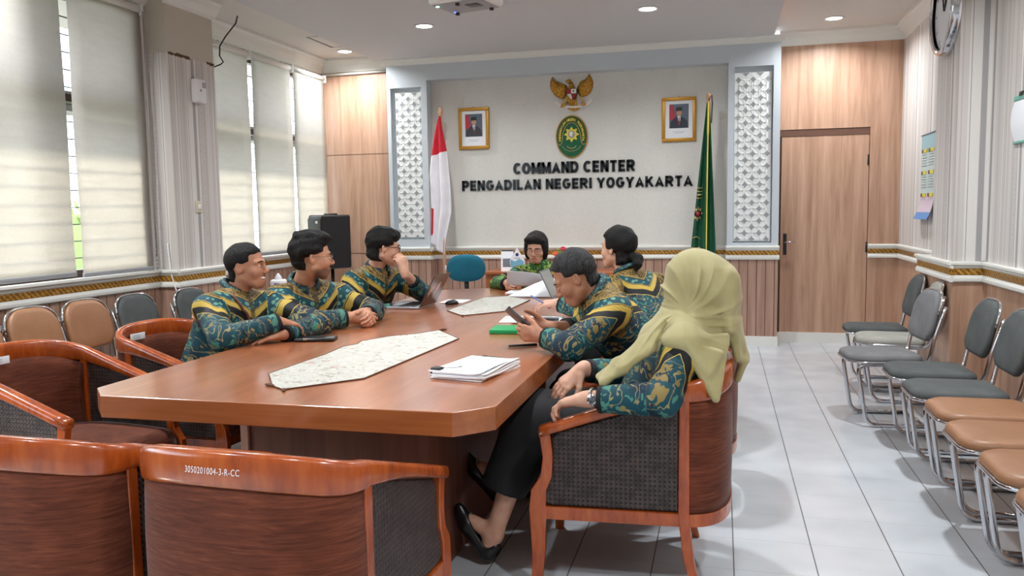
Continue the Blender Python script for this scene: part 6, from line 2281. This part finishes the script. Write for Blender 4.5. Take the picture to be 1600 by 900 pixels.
# person with the ponytail
mk(dict(head=(-.584, 4.754, 1.124), neck=(-.515, 4.72, .970), Ls=(-.60, 4.565, .895), Rs=(-.375, 4.89, .890),
        Le=(-.70, 4.36, .80), Lw=(-.875, 4.45, .832), Re=(-.60, 4.95, .80), Rw=(-.78, 4.80, .80)),
   (-.30, 4.62, .54), (-1, .05), face=(-.86, .50, .02), skin=SK3,
   hair=dict(thick=.014, front=(.052, .070), side=(-.030, -.020), nape=-.095, temple=.055, side_front=.040, amp=.0025, seed=51,
             tail=(((.0, -.105, -.045), (.0, -.145, -.055), .026, .030), ((.0, -.145, -.055), (.03, -.165, -.085), .030, .026), ((.03, -.165, -.085), (.04, -.165, -.115), .024, .012))),
   hands=dict(L=dict(f=(-.93, .15, -.05), n=(.1, .25, -.85), curl=.35, thumb=.5), R=dict(f=(-.95, -.1, -.1), n=(0, 0, -1), curl=.3)),
   shirt=BATIK, seed=37, cuff=dict(L=.01),
   label='person with black ponytail turned away, on the right of the table', group=GRP)

# woman in the headscarf -------------------------------------------------------
def skirt(s, F):
    J = s.J
    for sd in 'RL':
        F.cone(J['pel'], J[sd+'h'], .15, .13, .05)
        F.cone(J[sd+'h'], J[sd+'k'], .125, .10, .06)
    kn = (J['Rk']+J['Lk'])/2; an = (J['Ra']+J['La'])/2
    d = unit(an-kn)
    for t in (-.08, 0, .08):
        l = np.cross(d, V3(0, 1, 0)); q = V3(0, 1, 0)*t
        F.cone(kn+q*.7, kn+d*.30+q*1.1, .095, .085, .06, cut=[(kn+d*.27, d)])
def heels(s, sd):
    """flat court shoe: J[a] is the ankle, J[t] points from heel to toe"""
    J = s.J; a = J[sd+'a']; t = unit(J[sd+'t']); sh = unit(J[sd+'k']-a)
    n = unit(sh-(sh@t)*t)                      # instep side
    F = Field(a-.26, a+.26, .0045, .0045)
    he = a-n*.060-t*.045; bl = a-n*.072+t*.085; to = a-n*.066+t*.150
    sole = [(a-n*.094, -n)]
    F.cone(he, bl, .031, .035, .02, cut=sole); F.cone(bl, to, .036, .022, .02, cut=sole)
    F.cone(he, he+n*.035, .031, .027, .015)
    F.cone(a-n*.030-t*.008, a-n*.042+t*.085, .030, .027, .006, 'sub')
    V, Q = F.mesh(); s.child('court_shoe', V, Q, SHOE)
    b = MB()
    for i in range(5):
        c = a-n*.040+t*.112+np.cross(n, t)*(i-2)*.007
        b.lathe([(.001, -.003), (.003, 0), (.001, .003)], 6, tuple(c))
    s.child_mb('shoe_trim', b, M['chrome'])
def hijab(s):
    J, hp = s.J, s.hp
    lo = V3(-.52, 2.58, .62); hi = V3(.20, 3.40, 1.28)
    F = Field(lo, hi, .0036, .0036)
    def fold(P):
        # folds run out from the gather at the side of the neck; panels overlap in crisp steps
        x, y, z = P[..., 0], P[..., 1], P[..., 2]
        dx, dz = x+.125, z-.985
        r = np.sqrt(dx*dx+dz*dz+.15*(y-2.90)**2)
        an = np.arctan2(dz, dx)+.22*np.sin(17*r+1.0)+.03*np.sin(41*r+9*y)
        w = .42+.06*np.sin(3*an+.7)
        f1 = (1-np.abs(np.sin(PI*an/w)))**2.2
        f2 = (1-np.abs(np.sin(PI*(an+.11)/.63)))**2.0
        mod = .55+.45*np.sin(5.3*an+1.9)
        fade = np.clip((r-.03)/.07, 0, 1)*np.clip((.36-r)/.22, .15, 1)
        low = np.clip((1.02-z)/.10, 0, 1)
        up = np.clip((1.195-z)/.07, .0, 1)
        flap = np.clip((1.05-an)/.10, 0, 1)*np.clip((an+.15)/.2, 0, 1)*np.clip(r/.04, 0, 1)*np.clip((1.19-z)/.05, 0, 1)
        cape = np.clip((.985-.10*(x+.1)-z)/.010, 0, 1)
        return -(.0105-.002*low)*up*fade*(mod*f1+.7*f2)-.0075*flap-.006*cape
    f = s.H[1]
    F.ell(hp(0, -.010, .022), s.H, (.100, .122, .118), .03, disp=fold)
    F.ell(hp(0, -.085, .000), s.H, (.082, .078, .090), .05, disp=fold)
    F.cone(hp(0, .005, -.06), J['neck']+V3(-.01, 0, .02), .094, .098, .05, disp=fold)
    F.cone(J['neck']+V3(-.01, 0, .01), (J['Ls']+J['Rs'])/2+V3(-.02, 0, -.005), .105, .130, .06, disp=fold)
    F.cone(J['neck'], J['Ls']+V3(.012, .02, .034), .09, .074, .05, disp=fold)
    F.cone(J['neck'], J['Rs']+V3(.01, -.02, .012), .09, .080, .05, disp=fold)
    F.ell((-.120, 2.820, .898), np.eye(3), (.075, .050, .040), .03)
    F.ell(hp(0, .125, -.012), s.H, (.056, .060, .078), .02, 'sub')
    def tri(A, B, C, r, k=.02):
        A, B, C = V3(A), V3(B), V3(C)
        ba, cb, ac = B-A, C-B, A-C
        nn = np.cross(ba, ac)
        def d(P):
            def seg(p0, e):
                w = P-p0; t = np.clip((w@e)/(e@e), 0, 1); return ((w-t[..., None]*e)**2).sum(-1)
            pa, pb, pc = P-A, P-B, P-C
            ins = (np.sign(pa@np.cross(ba, nn))+np.sign(pb@np.cross(cb, nn))+np.sign(pc@np.cross(ac, nn))) < 2.0
            e = np.minimum(np.minimum(seg(A, ba), seg(B, cb)), seg(C, ac))
            pl = (pa@nn)**2/(nn@nn)
            return np.sqrt(np.where(ins, e, pl))-r+.6*fold(P)
        F.op(d, np.minimum(np.minimum(A, B), C)-r, np.maximum(np.maximum(A, B), C)+r, k)
    # front tail over the left shoulder into the lap
    tri((-.195, 2.885, .955), (-.232, 2.800, .868), (-.262, 2.850, .890), .009)
    tri((-.232, 2.800, .868), (-.262, 2.850, .890), (-.320, 2.740, .805), .009)
    tri((-.262, 2.850, .890), (-.320, 2.740, .805), (-.345, 2.795, .820), .009)
    tri((-.320, 2.740, .805), (-.345, 2.795, .820), (-.385, 2.735, .760), .008)
    tri((-.345, 2.795, .820), (-.385, 2.735, .760), (-.410, 2.790, .770), .008)
    # point over the back of the left shoulder
    tri((-.13, 2.80, .90), (.02, 2.86, .91), (-.012, 2.755, .715), .009)
    tri((-.10, 2.790, .885), (.0, 2.80, .86), (-.035, 2.768, .80), .009)
    # tail hanging behind the chair back, running on from the crown
    tri((.035, 2.95, 1.10), (.045, 3.12, 1.08), (.060, 3.03, .86), .012, .04)
    tri((.035, 2.95, 1.10), (.060, 3.03, .86), (.035, 2.93, .92), .012, .04)
    tri((.03, 2.95, .98), (.05, 3.14, .98), (.085, 3.04, .80), .010)
    tri((.03, 2.95, .98), (.085, 3.04, .80), (.060, 2.97, .815), .010)
    tri((.085, 3.08, .83), (.085, 3.00, .80), (.062, 3.02, .730), .009)
    V, Q = F.mesh(); V = relax(V, Q, 1, .35)
    g = G('pale_green_scarf_cloth')
    n = g.noise(g.pos(), 500, 2, .6); n2 = g.noise(g.pos(), 8, 2, .5)
    g.bump(n, .15, .001)
    m = g.set(base=g.ramp(g.m('ADD', g.m('MULTIPLY', n, .4), g.m('MULTIPLY', n2, .6)), [(.35, (154, 144, 98)), (.65, (172, 162, 116))]), rough=.8, sheen=.2)
    s.child('headscarf', V, Q, m)
    # wristwatch on the left wrist
    w, fdir, nn, t, h = s.hand_geo('L')
    c = w-fdir*.030
    ring = [c+(math.cos(2*PI*k/24)*t+math.sin(2*PI*k/24)*nn)*.031 for k in range(24)]
    wt = s.child_mb('wristwatch', MB().tube(ring, .006, 8, closed=True), M['chrome'])
def watch_face(s, side, c, nrm, r, m1, m2):
    nrm = unit(nrm)
    s.child_mb('watch_case', MB().tube([c, c+nrm*.008], r, 18), m1)
    s.child_mb('watch_dial', MB().tube([c+nrm*.0078, c+nrm*.0088], r*.82, 18), m2)
HIJ = Person(dict(J=dict(head=(-.095, 3.04, 1.065), neck=(-.085, 3.03, .915), Ls=(-.125, 2.855, .845), Rs=(-.17, 3.20, .835),
        Le=(-.185, 2.685, .722), Lw=(-.445, 2.715, .705), Re=(-.33, 3.22, .70), Rw=(-.520, 3.06, .735), pel=(-.27, 3.03, .55),
        Lh=(-.29, 2.93, .55), Rh=(-.29, 3.12, .55), Lk=(-.70, 2.97, .53), Rk=(-.70, 3.12, .53), La=(-.835, 2.905, .118), Ra=(-.86, 3.12, .27),
        Lt=(-.55, .12, .80), Rt=(-.62, .10, .72)),
    face=(-.80, .60, -.05), skin=SK3, eyes=False,
    hands=dict(L=dict(f=(-.93, .15, -.22), n=(-.1, -.15, -1), curl=.55, thumb=.1), R=dict(f=(-.62, -.42, -.55), n=(-.5, -.1, -.8), curl=.22, thumb=.25)),
    shirt=BATIK, seed=43, collar=False, skirt=skirt, leg_name='long_skirt', heels=heels, cuff=dict(L=.045, R=.03), girth=.98,
    label='woman in pale green headscarf and long black skirt, arm resting on her chair', group=GRP))
HIJ.build()
hijab(HIJ)
_w, _f, _n, _t, _h = HIJ.hand_geo('L')
watch_face(HIJ, 'L', _w-_f*.030-V3(0, 1, 0)*.033, V3(-.1, -1, .35), .017, M['chrome'], plain('watch_face_grey', (70, 74, 80), .15))
# smartwatch and phone of the man beyond her
_w, _f, _n, _t, _h = PM.hand_geo('L')
_c = _w-_f*.035
PM.child_mb('smartwatch_band', MB().tube([_c+(math.cos(2*PI*k/24)*_t*1.1+math.sin(2*PI*k/24)*_n)*.031 for k in range(24)], .007, 8, closed=True, sx=1.6), M['black_plastic'])
_o = unit(_c-PM.J['Le']); _d = unit(V3(.1, -1, .3)-(V3(.1, -1, .3)@_f)*_f)
PM.child_mb('smartwatch', MB().tube([_c+_d*.026, _c+_d*.040], .020, 4), M['black_plastic'])
_e = empty('smartphone', (-.850, 3.432, .873), 0, 'dark smartphone held up in the bent man\'s hands', 'phone')
MB().rbox(-.037, .037, -.0045, .0045, -.078, .078, .004).build('body', plain('dark_grey_phone_back', (78, 80, 86), .35), _e)
MB().rbox(-.033, .033, .0042, .0052, -.074, .074, .0004).build('screen', plain('phone_screen_dark', (40, 44, 50), .08), _e)
_z = unit(V3(-.72, -.10, .68)); _n0 = unit(V3(.68, 0, .72)-(V3(.68, 0, .72)@_z)*_z); _s = np.cross(_z, _n0)
_y = unit(math.cos(.6)*_n0+math.sin(.6)*_s*(1 if _s[1] > 0 else -1)); _x = np.cross(_y, _z)
_e.rotation_euler = Matrix([[_x[i], _y[i], _z[i]] for i in range(3)]).to_euler()
_e2 = empty('stylus_pen', (-.985, 4.44, .845), 0, 'short blue pen between the fingers of the person with the ponytail', 'pen')
MB().tube([(-.05, .0, .03), (.05, .01, -.03)], .0045, 8).build('barrel', plain('blue_pen_plastic', (90, 110, 160), .3), _e2)
